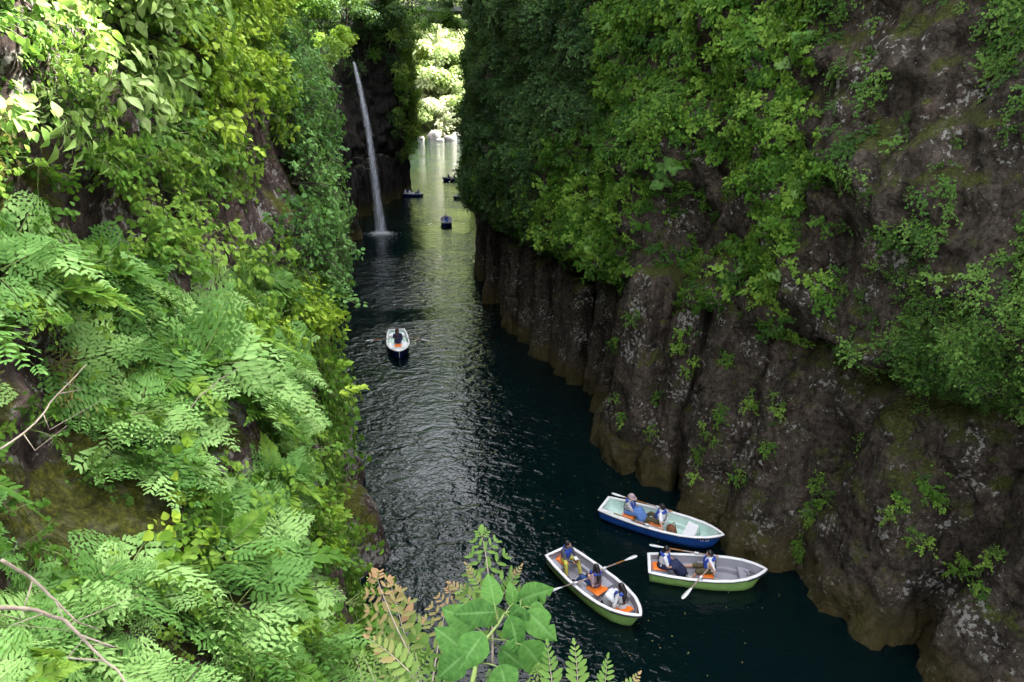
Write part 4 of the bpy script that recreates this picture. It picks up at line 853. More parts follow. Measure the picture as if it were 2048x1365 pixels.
# ------------------------------------------------------------------ people
def ik(a, b, l1, l2, hint):
    a, b = np.array(a, float), np.array(b, float); d = b - a; L = np.linalg.norm(d)
    if L > (l1 + l2) * .995: b = a + d / L * (l1 + l2) * .995; d = b - a; L = np.linalg.norm(d)
    x = (l1 * l1 - l2 * l2 + L * L) / (2 * L); h = math.sqrt(max(l1 * l1 - x * x, 0)); u = d / L; hp = np.array(hint, float); hp = hp - (hp @ u) * u; hp /= np.linalg.norm(hp) + 1e-9
    return a + u * x + hp * h, b
def limb(g, pts, rad, n=10):
    P = np.array(pts, float); d = np.r_[0, np.cumsum(np.linalg.norm(np.diff(P, axis=0), axis=1))]; m = max(6, len(P) * 4); s = np.linspace(0, d[-1], m)
    Q = np.stack([np.interp(s, d, P[:, k]) for k in range(3)], 1); r = np.interp(s, d, rad); g.add(*tube(Q, r, n)); g.add(*ellipsoid(Q[0], (r[0],) * 3, 8, 6)); g.add(*ellipsoid(Q[-1], (r[-1],) * 3, 8, 6))
    for p, rr in zip(P[1:-1], np.asarray(rad)[1:-1]): g.add(*ellipsoid(p, (rr,) * 3, 10, 6))
def remeshed(name, g, mat, parent, vox, label=None, smooth=2):
    o = link(name, g.mesh(name, [mat]), parent); md = o.modifiers.new('skin', 'REMESH'); md.mode = 'VOXEL'; md.voxel_size = vox; md.use_smooth_shade = True
    if smooth: s = o.modifiers.new('smooth', 'SMOOTH'); s.iterations = smooth; s.factor = .5
    if label: o['label'] = label
    return o
def person(boat, x, y, face, label, seat_z=.33, lean=.0, shirt='white_cloth', sleeves='short', legs='olive', shorts=False, skirt=False, vest=True, vest_mat='vest_blue', hair='hair', longhair=False, hat=None, hands=None, feet=None, head_yaw=0., head_pitch=0., vox=.011, s=1.0, far=False, shoes='shoe', turn=0.):
    """local frame: +x = the way the person faces; hands and feet given in boat coordinates"""
    yaw = boat.rotation_euler.z + face + turn; w = to_world(boat, (x, y, seat_z)); o = thing('person', label, 'person', tuple(w), (0, 0, yaw), 'people in the boats')
    ca, sa = math.cos(face + turn), math.sin(face + turn)
    def L(p): p = np.array(p, float) - np.array([x, y, seat_z]); return np.array([ca * p[0] + sa * p[1], -sa * p[0] + ca * p[1], p[2]])
    sl, cl = math.sin(lean), math.cos(lean)
    def T(p): return np.array([p[0] * cl + p[2] * sl, p[1], -p[0] * sl + p[2] * cl]) * s      # leaned torso frame
    pel = np.array([0, 0, .10]); spine = [T((0, 0, .10)), T((-.01, 0, .22)), T((.01, 0, .36)), T((0, 0, .47))]; neck = T((.01, 0, .54)); headc = T((.035, 0, .675))
    hands = [L(h) for h in hands] if hands else [np.array([.36, .12, .20]), np.array([.36, -.12, .20])]
    feet = [L(f) for f in feet] if feet else [np.array([.62, .12, -.20]), np.array([.62, -.12, -.20])]
    hands.sort(key=lambda p: -p[1]); feet.sort(key=lambda p: -p[1])
    g = Geo(); limb(g, spine, [.125, .115, .13, .11]); g.add(*ellipsoid(T((0, 0, .08)), (.13, .17, .11), 12, 8)); g.add(*ellipsoid(T((.0, 0, .38)), (.11, .17, .15), 12, 8)); limb(g, [T((0, 0, .46)), neck, T((.02, 0, .60))], [.062, .052, .05])
    hy, sy_ = math.cos(head_yaw), math.sin(head_yaw); cp_, sp_ = math.cos(head_pitch), math.sin(head_pitch)
    Hm = np.array([[hy, -sy_, 0], [sy_, hy, 0], [0, 0, 1]]) @ np.array([[cp_, 0, sp_], [0, 1, 0], [-sp_, 0, cp_]])
    hp = lambda p: headc + Hm @ np.array(p)
    g.add(*ellipsoid(headc, (.095, .078, .115), 16, 12, Hm)); g.add(*ellipsoid(hp((.03, 0, -.055)), (.06, .052, .055), 12, 8, Hm)); g.add(*ellipsoid(hp((.098, 0, -.015)), (.020, .014, .026), 8, 6, Hm))
    for q in (1, -1): g.add(*ellipsoid(hp((-.005, q * .08, -.01)), (.022, .012, .03), 8, 6, Hm))
    arms = []; lg = []
    for q, hd in ((1, hands[0]), (-1, hands[1])):
        sh = T((0, q * .175, .44)); el, wr = ik(sh, hd, .29 * s, .25 * s, (-.3, q * .7, -.6)); arms.append((sh, el, wr)); limb(g, [sh, el, wr], [.052, .040, .027])
        f = (wr - el) / (np.linalg.norm(wr - el) + 1e-9); palm = wr + f * .045; limb(g, [wr, palm], [.026, .036]); sd = np.cross(f, [0, 0, 1]); sd /= np.linalg.norm(sd) + 1e-9; dn = np.cross(sd, f)
        if not far:
            for k, (off, ln) in enumerate(((-.03, .055), (-.01, .068), (.01, .062), (.03, .048))):
                a0 = palm + sd * off + f * .02; a1 = a0 + f * ln * .6; a2 = a1 + (f * .35 - np.sign(dn[2] + 1e-6) * dn * .9) * ln * .6; limb(g, [a0, a1, a2], [.0125, .011, .010], 6)
            limb(g, [palm - f * .03, palm - f * .005 + sd * q * -.045, palm + f * .03 + sd * q * -.05], [.014, .013, .010], 6)
    for q, ft in ((1, feet[0]), (-1, feet[1])):
        hj = np.array([.02, q * .095, .075]); kn, an = ik(hj, ft + np.array([0, 0, .07]), .43 * s, .41 * s, (.25, q * .18, 1)); lg.append((hj, kn, an)); limb(g, [hj, kn, an], [.085, .058, .036])
        limb(g, [an, ft + np.array([.04, 0, .03]), ft + np.array([.15, 0, .025])], [.036, .040, .030])
    body = remeshed('body', g, M['skin'], o, vox)
    # face
    if not far:
        for q in (1, -1): V, F = ellipsoid(hp((.088, q * .032, .015)), (.010, .014, .008), 8, 6, Hm); link('eye', mesh_from(V, F, 'eye', [M['hair']]), o)
        V, F = ellipsoid(hp((.088, 0, -.062)), (.008, .022, .006), 8, 6, Hm); link('mouth', mesh_from(V, F, 'mouth', [M['bag']]), o)
    # clothes
    g = Geo(); limb(g, spine[:], [.15, .14, .155, .128]); g.add(*ellipsoid(T((.0, 0, .38)), (.13, .195, .165), 12, 8)); g.add(*ellipsoid(T((0, 0, .10)), (.15, .19, .10), 12, 8))
    for sh, el, wr in arms:
        if sleeves == 'short': m_ = sh + (el - sh) * .72; limb(g, [sh, m_], [.068, .066])
        elif sleeves == 'long': limb(g, [sh, el, el + (wr - el) * .88], [.068, .058, .044])
    remeshed('shirt', g, M[shirt], o, vox * 1.1, smooth=1)
    g = Geo(); g.add(*ellipsoid((0, 0, .065), (.155, .195, .105), 12, 8))
    if skirt:
        kn = (lg[0][1] + lg[1][1]) / 2; an = (lg[0][2] + lg[1][2]) / 2; limb(g, [np.array([0, 0, .06]), kn + np.array([0, 0, -.02]), kn + (an - kn) * .75], [.18, .17, .21], 14)
        for h_, k_, a_ in lg: limb(g, [h_, k_, k_ + (a_ - k_) * .7], [.11, .10, .11])
    else:
        for h_, k_, a_ in lg:
            if shorts: limb(g, [h_, k_, k_ + (a_ - k_) * .05], [.105, .088, .088])
            else: limb(g, [h_, k_, k_ + (a_ - k_) * .88], [.10, .074, .060])
    remeshed('skirt' if skirt else 'trousers' if not shorts else 'shorts', g, M[legs], o, vox * 1.1, smooth=1)
    for h_, k_, a_ in lg:
        g = Geo(); limb(g, [a_ + np.array([0, 0, -.035]), a_ + np.array([.08, 0, -.05]), a_ + np.array([.17, 0, -.055])], [.048, .048, .038]); link('shoe', g.mesh('shoe', [M[shoes]]), o)
    if vest:
        g = Geo(); limb(g, [T((0.0, 0, .20)), T((0, 0, .42))], [.165, .155], 14); g.add(*ellipsoid(T((.02, 0, .36)), (.155, .20, .14), 12, 8)); 
        limb(g, [T((-.05, .08, .50)), T((-.10, 0, .52)), T((-.05, -.08, .50))], [.045, .05, .045])
        v = remeshed('life_vest', g, M[vest_mat], o, vox * 1.2)
        if shirt in ('white_cloth', 'greyprint', 'tweed') and vest_mat == 'vest_blue':
            # open back: shirt cloth shows under thin straps
            v.data.materials.clear(); v.data.materials.append(M[shirt])
            g = Geo(); limb(g, [T((-.06, .10, .50)), T((-.115, 0, .515)), T((-.06, -.10, .50))], [.055, .06, .055]); 
            for q in (1, -1): limb(g, [T((.10, q * .11, .50)), T((.165, q * .10, .38)), T((.15, q * .10, .20))], [.05, .055, .055])
            remeshed('vest_front', g, M['vest_blue'], o, vox)
            g = Geo()
            for q in (1, -1): g.add(*tube([T((-.10, q * .10, .50)), T((-.185, q * .03, .38)), T((-.14, q * -.13, .22))], .010, 6))
            a_ = np.linspace(0, 2 * np.pi, 20); g.add(*tube(np.array([T((.185 * math.cos(b_), .205 * math.sin(b_), .22)) for b_ in a_]), .011, 6)); link('strap', g.mesh('strap', [M['rubber']]), o)
    g = Geo(); g.add(*ellipsoid(hp((-.02, 0, .025)), (.104, .094, .108), 14, 10, Hm)); g.add(*ellipsoid(hp((-.05, 0, -.03)), (.075, .085, .09), 12, 8, Hm))
    if longhair: limb(g, [hp((-.06, 0, -.02)), hp((-.10, 0, -.14)), T((-.13, .03, .42)), T((-.15, .04, .26))], [.085, .085, .075, .04]); limb(g, [hp((0, .075, 0)), hp((.0, .09, -.12)), T((.06, .11, .42))], [.035, .035, .02])
    remeshed('hair', g, M[hair], o, vox)
    if hat:
        g = Geo(); g.add(*ellipsoid(hp((-.01, 0, .055)), (.125, .112, .095), 14, 10, Hm)); a_ = np.linspace(0, 2 * np.pi, 18, endpoint=False); V = []
        for rr, zz in ((.09, .05), (.165, .02), (.165, .012), (.09, .035)): V += [hp((rr * 1.08 * math.cos(b_) + (.03 if rr > .1 else 0), rr * .95 * math.sin(b_), zz)) for b_ in a_]
        F = [(k * 18 + i, k * 18 + (i + 1) % 18, ((k + 1) % 4) * 18 + (i + 1) % 18, ((k + 1) % 4) * 18 + i) for k in range(4) for i in range(18)]; g.add(V, F); link('hat', g.mesh('hat', [M[hat]]), o)
    return o
def cushion(boat, x, y, z, label, rz=0, w=.42):
    o = thing('seat_cushion', label, 'cushion', tuple(to_world(boat, (x, y, z))), (0, 0, boat.rotation_euler.z + rz), 'orange seat cushions'); P = []
    n = 14; U = np.linspace(-1, 1, n)
    g = Geo()
    for sgn in (1, -1):
        V = [(np.sign(a) * abs(a) ** .7 * w / 2, np.sign(b) * abs(b) ** .7 * w / 2, .035 + sgn * .035 * (1 - a ** 4) ** .5 * (1 - b ** 4) ** .5) for a in U for b in U]; F = grid_faces(n, n); g.add(V, F if sgn > 0 else [f[::-1] for f in F])
    link('pad', g.mesh('pad', [M['orange']]), o); a = np.linspace(0, np.pi, 10); V, F = tube(np.stack([-.5 * w - .05 * np.sin(a), .16 * np.cos(a), np.full(10, .03)], 1), .010, 6); link('loop_strap', mesh_from(V, F, 'loop_strap', [M['orange']]), o)
    V, F = box((w * .1, w * .38, .068), (.09, .05, .012)); link('white_patch', mesh_from(V, F, 'white_patch', [M['white_cloth']]), o); return o
def rope(boat, pts, label):
    P = np.array([to_world(boat, p) for p in pts]); d = np.linspace(0, 1, len(P)); s = np.linspace(0, 1, len(P) * 6); Q = np.stack([np.interp(s, d, P[:, k]) for k in range(3)], 1)
    ker = np.hanning(9)[1:-1]; ker /= ker.sum(); Q = np.stack([np.convolve(np.pad(Q[:, k], 3, 'edge'), ker, 'valid') for k in range(3)], 1); o_ = Q[0]
    V, F = tube(Q - o_, .008, 6); o = link('mooring_rope', mesh_from(V, F, 'mooring_rope', [M['rubber']])); o.location = o_; tag(o, label, 'rope')
def wpt(px, py, z=.45): return onz(px, py, z)
PI = math.pi
def hull_text(boat, txt, x, side, size, mat, B, L):
    cu = bpy.data.curves.new('lettering', 'FONT'); cu.body = txt; cu.size = size; cu.extrude = .002; cu.align_x = 'CENTER'; tmp = bpy.data.objects.new('lettering', cu); C.objects.link(tmp)
    dg = bpy.context.evaluated_depsgraph_get(); me = bpy.data.meshes.new_from_object(tmp.evaluated_get(dg)); bpy.data.objects.remove(tmp); me.materials.clear(); me.materials.append(mat)
    hb, zs, zk = boat_section(x / L, B, L); hb2, _, _ = boat_section((x + .2) / L, B, L); ang = math.atan2((hb2 - hb), .2)
    for v in me.vertices:
        X, Yy, Z = v.co; xx = x + X * (1 if side < 0 else -1); hbx, zsx, _ = boat_section(min(.995, xx / L), B, L); zz = zsx - .16 + Yy; f = np.clip((zsx - zz) / zsx, 0, 1)
        v.co = (xx - .03 * (xx / L) ** 8, side * (hbx * np.interp(zz / zsx, [.0, .42, .72, 1], [.86, .95, .985, 1.0]) + .006 + Z), zz)
    o = link('hull_number', me, boat); return o

# blue boat beside the rock
s1, b1 = wpt(1207, 1007, .43), wpt(1447, 1070, .60); L1 = float(np.linalg.norm((b1 - s1)[:2])); print('blue boat', L1)
bt1 = make_boat(L1, 1.36, M['paint_blue'], M['mint'], M['paint_white'], 'blue rowing boat with pale mint inside and white rim, nearest the rock wall', s1, b1, thwarts=((.17, .27, .24), (.42, .53, .25), (.70, .79, .40)))
hull_text(bt1, '12 23', L1 * .88, -1, .13, M['paint_white'], 1.36, L1)
lk = [to_world(bt1, (L1 * .43, sy * .62, .53)) for sy in (1, -1)]
bl1 = wpt(1240, 992, .75), wpt(1219, 1024, .62)
h1 = make_oar(lk[0], lk[0] + (bl1[0] - lk[0]) / np.linalg.norm(bl1[0] - lk[0]) * 1.75, 'oar of the blue boat on the rock side, its white blade lifted behind the hat', .55)
h2 = make_oar(lk[1], lk[1] + (bl1[1] - lk[1]) / np.linalg.norm(bl1[1] - lk[1]) * 1.75, 'oar of the blue boat lying along its near rim', .55)
def loc(boat, w): c, s = math.cos(-boat.rotation_euler.z), math.sin(-boat.rotation_euler.z); d = np.array(w) - np.array(boat.location); return np.array([c * d[0] - s * d[1], s * d[0] + c * d[1], d[2]])
cushion(bt1, L1 * .235, 0, .24, 'orange cushion under the person with the hat in the blue boat'); cushion(bt1, L1 * .36, -.1, .10, 'orange cushion on the floor between the two people in the blue boat', .3); cushion(bt1, L1 * .47, 0, .25, 'orange cushion under the person in a white T-shirt in the blue boat')
person(bt1, L1 * .215, .05, 0, 'person in a mauve brimmed hat and print top, in the stern of the blue boat', lean=.1, shirt='greyprint', legs='bluecloth', hat='hat', vest_mat='vest_blue', hands=[(L1 * .31, .10, .40), (L1 * .31, -.12, .38)], feet=[(L1 * .36, .16, .1), (L1 * .36, -.12, .1)], head_yaw=.1, head_pitch=.3, skirt=True)
person(bt1, L1 * .50, .0, PI, 'person in a white T-shirt with black hair rowing the blue boat', lean=-.05, shirt='white_cloth', legs='olive', hands=[loc(bt1, h1), loc(bt1, h2) * np.array([1, 1, 1])], feet=[(L1 * .34, .22, .1), (L1 * .38, -.28, .08)], head_yaw=-.2, hat=None)
# leather bag behind the rower
g = Geo(); V, F = ellipsoid((0, 0, .19), (.17, .24, .22), 16, 12); V[:, 2] = np.maximum(V[:, 2], .0); g.add(V, F); bg_ = thing('backpack', 'brown leather bag standing behind the rower in the blue boat', 'bag', tuple(to_world(bt1, (L1 * .60, -.12, .05))), (0, 0, .3)); remeshed('bag_body', g, M['bag'], bg_, .02)
a = np.linspace(0, PI, 9); V, F = tube(np.stack([np.full(9, .1), .10 * np.cos(a), .36 + .12 * np.sin(a)], 1), .014, 6); link('handle', mesh_from(V, F, 'handle', [M['bag']]), bg_); V, F = ellipsoid((.12, 0, .12), (.08, .15, .09), 12, 8); link('pocket', mesh_from(V, F, 'pocket', [M['bag']]), bg_)
rope(bt1, [(L1 * .8, .2, .38), (L1 * .85, -.2, .09), (L1 * .9, .05, .08), (L1 * .95, 0, .5), (L1 * 1.0, -.02, .62)], 'thin dark mooring rope at the bow of the blue boat')

# green boat with two people
s2, b2 = wpt(1297, 1126, .43), wpt(1533, 1139, .60); L2 = float(np.linalg.norm((b2 - s2)[:2])); print('boat 2', L2)
bt2 = make_boat(L2, 1.32, M['paint_lime'], M['grey'], M['paint_white'], 'pale green rowing boat with grey inside carrying two people, pointing right', s2, b2)
lk = [to_world(bt2, (L2 * .43, sy * .61, .53)) for sy in (1, -1)]; t0, t1 = wpt(1326, 1095, .55), wpt(1364, 1198, .05)
i0 = lk[0] + (t0 - lk[0]) / np.linalg.norm(t0 - lk[0]) * 1.55; i1 = t1
h1 = make_oar(lk[0], i0, 'oar of the two-person green boat on its far side, blade lifted behind the woman', .62); h2 = make_oar(lk[1], i1, 'oar of the two-person green boat dipping into the water on its near side', .50)
cushion(bt2, L2 * .10, .05, .26, 'orange cushion at the stern seat of the two-person green boat'); cushion(bt2, L2 * .50, -.12, .27, 'orange cushion under the rower of the two-person green boat')
person(bt2, L2 * .12, .02, 0, 'person with long dark hair and navy skirt in the stern of the two-person boat', lean=.12, shirt='white_cloth', legs='navy', skirt=True, longhair=True, hands=[(L2 * .26, .10, .42), (L2 * .22, -.12, .45)], feet=[(L2 * .30, .12, .05), (L2 * .30, -.12, .05)], head_yaw=-.15, head_pitch=.1)
person(bt2, L2 * .53, .0, PI, 'person in white shirt and olive shorts rowing with one bare leg stretched out', lean=.05, shirt='white_cloth', legs='olive', shorts=True, hands=[loc(bt2, h1), loc(bt2, h2)], feet=[(L2 * .27, .28, .12), (L2 * .36, -.30, .05)], head_pitch=.05)
rope(bt2, [(L2 * .82, .22, .34), (L2 * .86, .05, .335), (L2 * .83, -.1, .34), (L2 * .88, -.05, .345), (L2 * .86, .18, .35), (L2 * .92, .02, .36), (L2 * .90, -.12, .34), (L2 * .97, 0, .60)], 'dark rope lying in loose coils in the bow of the two-person green boat')
g = Geo(); g.add(*tube([to_world(bt2, (L2 * .22, .28, .40)), to_world(bt2, (L2 * .24, .2, .48)), to_world(bt2, (L2 * .27, -.1, .3)), to_world(bt2, (L2 * .28, -.3, .1))], .018, 6)); o = link('towel', g.mesh('towel', [M['white_cloth']])); tag(o, 'white strap hanging beside the navy skirt in the two-person green boat', 'strap')

# green boat with three people
s3, b3 = wpt(1114, 1101, .43), wpt(1281, 1231, .60); L3 = float(np.linalg.norm((b3 - s3)[:2])); print('boat 3', L3)
bt3 = make_boat(L3, 1.32, M['paint_lime'], M['grey'], M['paint_white'], 'green rowing boat with grey inside carrying three people, its bow towards the lower right', s3, b3)
lk = [to_world(bt3, (L3 * .43, sy * .61, .53)) for sy in (1, -1)]; t0, t1 = wpt(1274, 1112, .55), wpt(1096, 1184, .15)
h1 = make_oar(lk[0], t0, 'oar of the three-person boat with its white blade lifted to the right', .5); h2 = make_oar(lk[1], t1, 'oar of the three-person boat reaching left to the mulberry leaves', .5)
cushion(bt3, L3 * .10, 0, .26, 'orange cushion at the stern of the three-person boat'); cushion(bt3, L3 * .53, -.03, .27, 'orange cushion under the rower of the three-person boat', .1, .5); cushion(bt3, L3 * .82, -.02, .32, 'orange cushion in the bow of the three-person boat', .1, .48)
w1 = person(bt3, L3 * .11, .02, 0, 'person in charcoal top and yellow print trousers holding a small camera', lean=.1, shirt='charcoal', sleeves='long', legs='yellow', vest=True, vest_mat='vest_blue', hands=[(L3 * .22, .10, .55), (L3 * .22, -.02, .52)], feet=[(L3 * .27, .15, .05), (L3 * .22, -.28, .05)], head_yaw=.5)
person(bt3, L3 * .50, .0, PI, 'person in mauve print top and jeans rowing the three-person boat', lean=-.02, shirt='tweed', sleeves='short', legs='denim', longhair=True, hands=[loc(bt3, h1), loc(bt3, h2)], feet=[(L3 * .33, .2, .05), (L3 * .33, -.22, .05)])
person(bt3, L3 * .80, .0, PI, 'person in a pale print dress in the bow of the three-person boat', seat_z=.36, lean=.05, shirt='greyprint', sleeves='long', legs='white_cloth', skirt=True, longhair=True, hands=[(L3 * .74, .22, .42), (L3 * .80, -.33, .38)], feet=[(L3 * .66, .12, .06), (L3 * .66, -.12, .06)], head_yaw=.2, head_pitch=.3)
g = Geo(); g.add(*box((0, 0, 0), (.10, .14, .10))); g.add(*tube([(0.04, 0, 0), (.11, 0, 0)], .04, 10)); o = link('camera', g.mesh('camera', [M['bag'], ], False)); o.location = to_world(bt3, (L3 * .235, .05, .60)); o.rotation_euler = (0, 0, .4); tag(o, 'small camera held by the woman in yellow trousers', 'camera')
V, F = box((0, 0, .065), (.11, .15, .03)); link('white_top', mesh_from(V, F, 'white_top', [M['paint_white']], smooth=False), o)
rope(bt3, [(L3 * .88, .15, .2), (L3 * .91, -.12, .2), (L3 * .93, .06, .22), (L3 * .95, -.03, .45), (L3 * .985, -.04, .61)], 'dark rope end in the bow of the three-person boat')

# lone rower in mid river
s4, b4 = wpt(793, 659, .43), wpt(798.5, 703, .60); L4 = float(np.linalg.norm((b4 - s4)[:2])); print('boat 4', L4)
bt4 = make_boat(L4, 1.36, M['paint_navy'], M['mint'], M['paint_white'], 'dark blue rowing boat with one rower, alone in the middle of the river', s4, b4, thwarts=((.03, .15, .25), (.45, .66, .26), (.80, .89, .40)))
lk = [to_world(bt4, (L4 * .43, sy * .62, .53)) for sy in (1, -1)]; t0, t1 = wpt(859, 682, .2), wpt(732, 682, .35)
h1 = make_oar(lk[0], t0, 'oar of the lone rower reaching right, blade at the water'); h2 = make_oar(lk[1], t1, 'oar of the lone rower reaching left, white blade above the water')
cushion(bt4, L4 * .60, 0, .26, 'orange cushion behind the lone rower')
person(bt4, L4 * .50, 0, PI, 'person in a dark blue jacket with auburn hair rowing alone, back to the camera', lean=.15, shirt='navy', sleeves='long', legs='navy', vest=True, vest_mat='navy', hair='hair_red', longhair=True, hands=[loc(bt4, handle_pt(lk[0], t0)), loc(bt4, handle_pt(lk[1], t1))], feet=[(L4 * .28, .15, .05), (L4 * .28, -.15, .05)])

scene.objects[[o.name for o in scene.objects if str(o.get('label', '')).startswith('person in a dark blue jacket')][0]].scale = (1.15,) * 3
# far boats
def far_boat(px, py, head, L, label, hull, inm, crew, oars):
    c = onz(px, py, .2); d = np.array([math.cos(head), math.sin(head), 0]); b = make_boat(L, 1.36, hull, inm, M['paint_white'] if inm is M['mint'] else M['grey'], label, c - d * L / 2, c + d * L / 2, detail=False, strake=False)
    for q, (ang, zt) in enumerate(oars):
        sy = 1 if q == 0 else -1; lk_ = to_world(b, (L * .43, sy * .62, .53)); a = b.rotation_euler.z + sy * ang; tip = lk_ + np.array([math.cos(a) * 1.6, math.sin(a) * 1.6, zt - .53]); make_oar(lk_, tip, ('left' if q else 'right') + ' oar of the ' + label.split(',')[0], .6)
    for (x, y, fc, lb, kw) in crew: person(b, x * L, y, fc, lb, vox=.022, far=True, **kw)
    return b
far_boat(892.5, 444, R(97), 3.9, 'navy rowing boat coming out of the glitter, stern towards the camera', M['paint_navy'], M['grey'], [(.42, 0, PI, 'person in grey with blue cloth on the lap rowing out of the glitter', dict(shirt='charcoal', sleeves='long', legs='bluecloth', lean=.1, hands=[(.25 * 3.9, .25, .5), (.25 * 3.9, -.25, .5)]))], [(1.25 + .6, .05), (1.25 + .6, .05)])
far_boat(928, 393, R(55), 3.7, 'small dark rowing boat with white rim close to the right cliff', M['paint_navy'], M['mint'], [(.45, 0, PI, 'dark-clad person sitting in the small boat close to the right cliff', dict(shirt='navy', sleeves='long', legs='navy'))], [])
far_boat(905, 359.5, R(172), 3.8, 'farthest rowing boat, dark against the green pool, with two people', M['paint_navy'], M['grey'], [(.42, 0, PI, 'right-hand of the two people in the farthest boat', dict(shirt='navy', sleeves='long', legs='navy', vest=True, vest_mat='navy')), (.68, 0, PI, 'left-hand of the two people in the farthest boat, dark long hair', dict(shirt='navy', sleeves='long', legs='navy', vest=True, vest_mat='navy', longhair=True))], [(1.3, .05), (1.3, .05)])
far_boat(817, 390, R(172), 4.3, 'pale rowing boat shaded by the left columns', M['paint_navy'], M['mint'], [(.42, 0, 0, 'person in a white top leaning forward at the oars beside the left columns', dict(shirt='white_cloth', sleeves='short', legs='greyprint', lean=.3, seat_z=.3)), (.60, .1, PI, 'person in a white top at the bow of the boat by the left columns', dict(shirt='white_cloth', sleeves='long', legs='navy', seat_z=.32)), (.15, 0, 0, 'person in dark clothes and pale cap in the boat by the left columns', dict(shirt='charcoal', sleeves='long', legs='navy', hat='hat'))], [(1.7, .8), (1.5, .05)])

# ------------------------------------------------------------------ front plants on the ledge
def serrate_leaf(seed, w=.44, lobes=0):
    r = np.random.default_rng(seed); nu = 70; nv = 15; V = []; s = np.linspace(0, 1, nu)
    prof = np.interp(s, [0, .03, .10, .22, .38, .55, .72, .86, .95, 1], [.04, .34, .66, .92, 1.0, .90, .66, .34, .12, .0]) * w
    for side in (0, 1):
        pass
    cutL = np.ones(nu); cutR = np.ones(nu)
    if lobes & 1: cutR = 1 - .60 * np.exp(-((s - .50) / .05) ** 2)
    if lobes & 2: cutL = 1 - .5 * np.exp(-((s - .62) / .05) ** 2)
    if lobes & 4: cutR = cutR * (1 - .5 * np.exp(-((s - .75) / .04) ** 2))
    for i, q in enumerate(s):
        tooth = 1 + .075 * (1 - ((q * 22) % 1)) * (1 if 0.04 < q < .97 else 0)
        for j in range(nv):
            v = -1 + 2 * j / (nv - 1); c = cutL[i] if v < 0 else cutR[i]; x = v * prof[i] * c * (tooth if abs(v) > .9 else 1)
            y = q + .10 * abs(v) * -prof[i] + (.02 * (1 - abs(v)));
            if q < .12: y -= .08 * abs(v) * (1 - q / .12)
            vein = abs(((q - abs(x) * .55) * 8) % 1 - .5) * 2; z = .10 * abs(x) + .014 * vein * min(1, abs(v) * 3) - .22 * q * q + .03 * math.sin(q * 9 + seed) * abs(v) - .10 * abs(v) ** 3 * prof[i]
            V.append((x, y, z))
    return V, grid_faces(nu, nv), nv
def big_leaf_mat():
    m, n, l = new_mat('mulberry_leaf'); tc = N(n, 'ShaderNodeTexCoord'); no = N(n, 'ShaderNodeTexNoise', Scale=5, Detail=6); l.new(tc.outputs['Object'], no.inputs['Vector']); oi = N(n, 'ShaderNodeObjectInfo')
    ad = N(n, 'ShaderNodeMath', operation='MULTIPLY_ADD'); ad.inputs[1].default_value = .4; l.new(oi.outputs['Random'], ad.inputs[0]); l.new(no.outputs[0], ad.inputs[2])
    r = ramp(n, [(.35, (.030, .095, .018)), (.6, (.052, .145, .026)), (.9, (.085, .20, .04))]); l.new(ad.outputs[0], r.inputs[0])
    at_ = N(n, 'ShaderNodeAttribute', attribute_name='vein'); col = mixc(n, l, r.outputs[0], (.13, .25, .08), at_.outputs['Fac'])
    p = N(n, 'ShaderNodeBsdfPrincipled', Roughness=.6); p.inputs['Specular IOR Level'].default_value = .12; l.new(col, p.inputs['Base Color']); nb = N(n, 'ShaderNodeTexNoise', Scale=60, Detail=3); l.new(tc.outputs['Object'], nb.inputs['Vector'])
    bp = N(n, 'ShaderNodeBump', Strength=.35, Distance=.01); l.new(nb.outputs[0], bp.inputs['Height']); l.new(bp.outputs[0], p.inputs['Normal'])
    t = N(n, 'ShaderNodeBsdfTranslucent'); l.new(col, t.inputs[0]); mx = N(n, 'ShaderNodeMixShader'); mx.inputs[0].default_value = .35; l.new(p.outputs[0], mx.inputs[1]); l.new(t.outputs[0], mx.inputs[2]); o = N(n, 'ShaderNodeOutputMaterial'); l.new(mx.outputs[0], o.inputs[0]); return m
M['mulberry'] = big_leaf_mat()
mb = thing('mulberry_sapling', 'leafy mulberry sapling with large toothed leaves at the bottom of the picture', 'sapling', tuple(at(940, 1500, 1.05)))
org = np.array(mb.location)
stem_px = [(940, 1500, 1.05), (945, 1365, 1.38), (953, 1326, 1.46), (974, 1277, 1.55), (996, 1250, 1.60), (1010, 1227, 1.63), (1041, 1216, 1.66)]
SP = np.array([at(a, b, c) for a, b, c in stem_px]); V, F = tube(SP - org, np.linspace(.008, .003, 7), 8); link('stem', mesh_from(V, F, 'stem', [M['stem']]), mb)
leaves = [((988.5, 1208), (988, 1140), 45, 1.66, 0, 4), ((1026, 1209), (1024, 1160), 34, 1.68, 0, 5), ((1041, 1199), (1103, 1178), 44, 1.70, 5, 6), ((985, 1225), (908, 1227), 48, 1.60, 0, 4), ((949, 1252), (882, 1213), 52, 1.66, 0, 3), ((964, 1272), (928, 1340), 60, 1.50, 0, 3),
          ((925, 1301), (870, 1253), 52, 1.55, 0, 3), ((925, 1313), (871, 1359), 60, 1.46, 0, 2), ((1021, 1238), (1024, 1309), 52, 1.55, 1, 5), ((1058, 1227), (1109, 1281), 54, 1.60, 2, 6), ((1049, 1219), (1052, 1256), 19, 1.60, 0, 6), ((1061, 1216), (1090, 1224), 27, 1.66, 0, 6),
          ((1041, 1214), (1012, 1231), 22, 1.62, 0, 6), ((1049, 1290), (1105, 1360), 58, 1.50, 4, 3), ((1003, 1300), (1050, 1336), 50, 1.62, 0, 3), ((1003, 1335), (1022, 1390), 62, 1.42, 0, 2), ((996, 1218), (974, 1258), 34, 1.70, 0, 4), ((1040, 1232), (1075, 1262), 40, 1.68, 0, 6)]
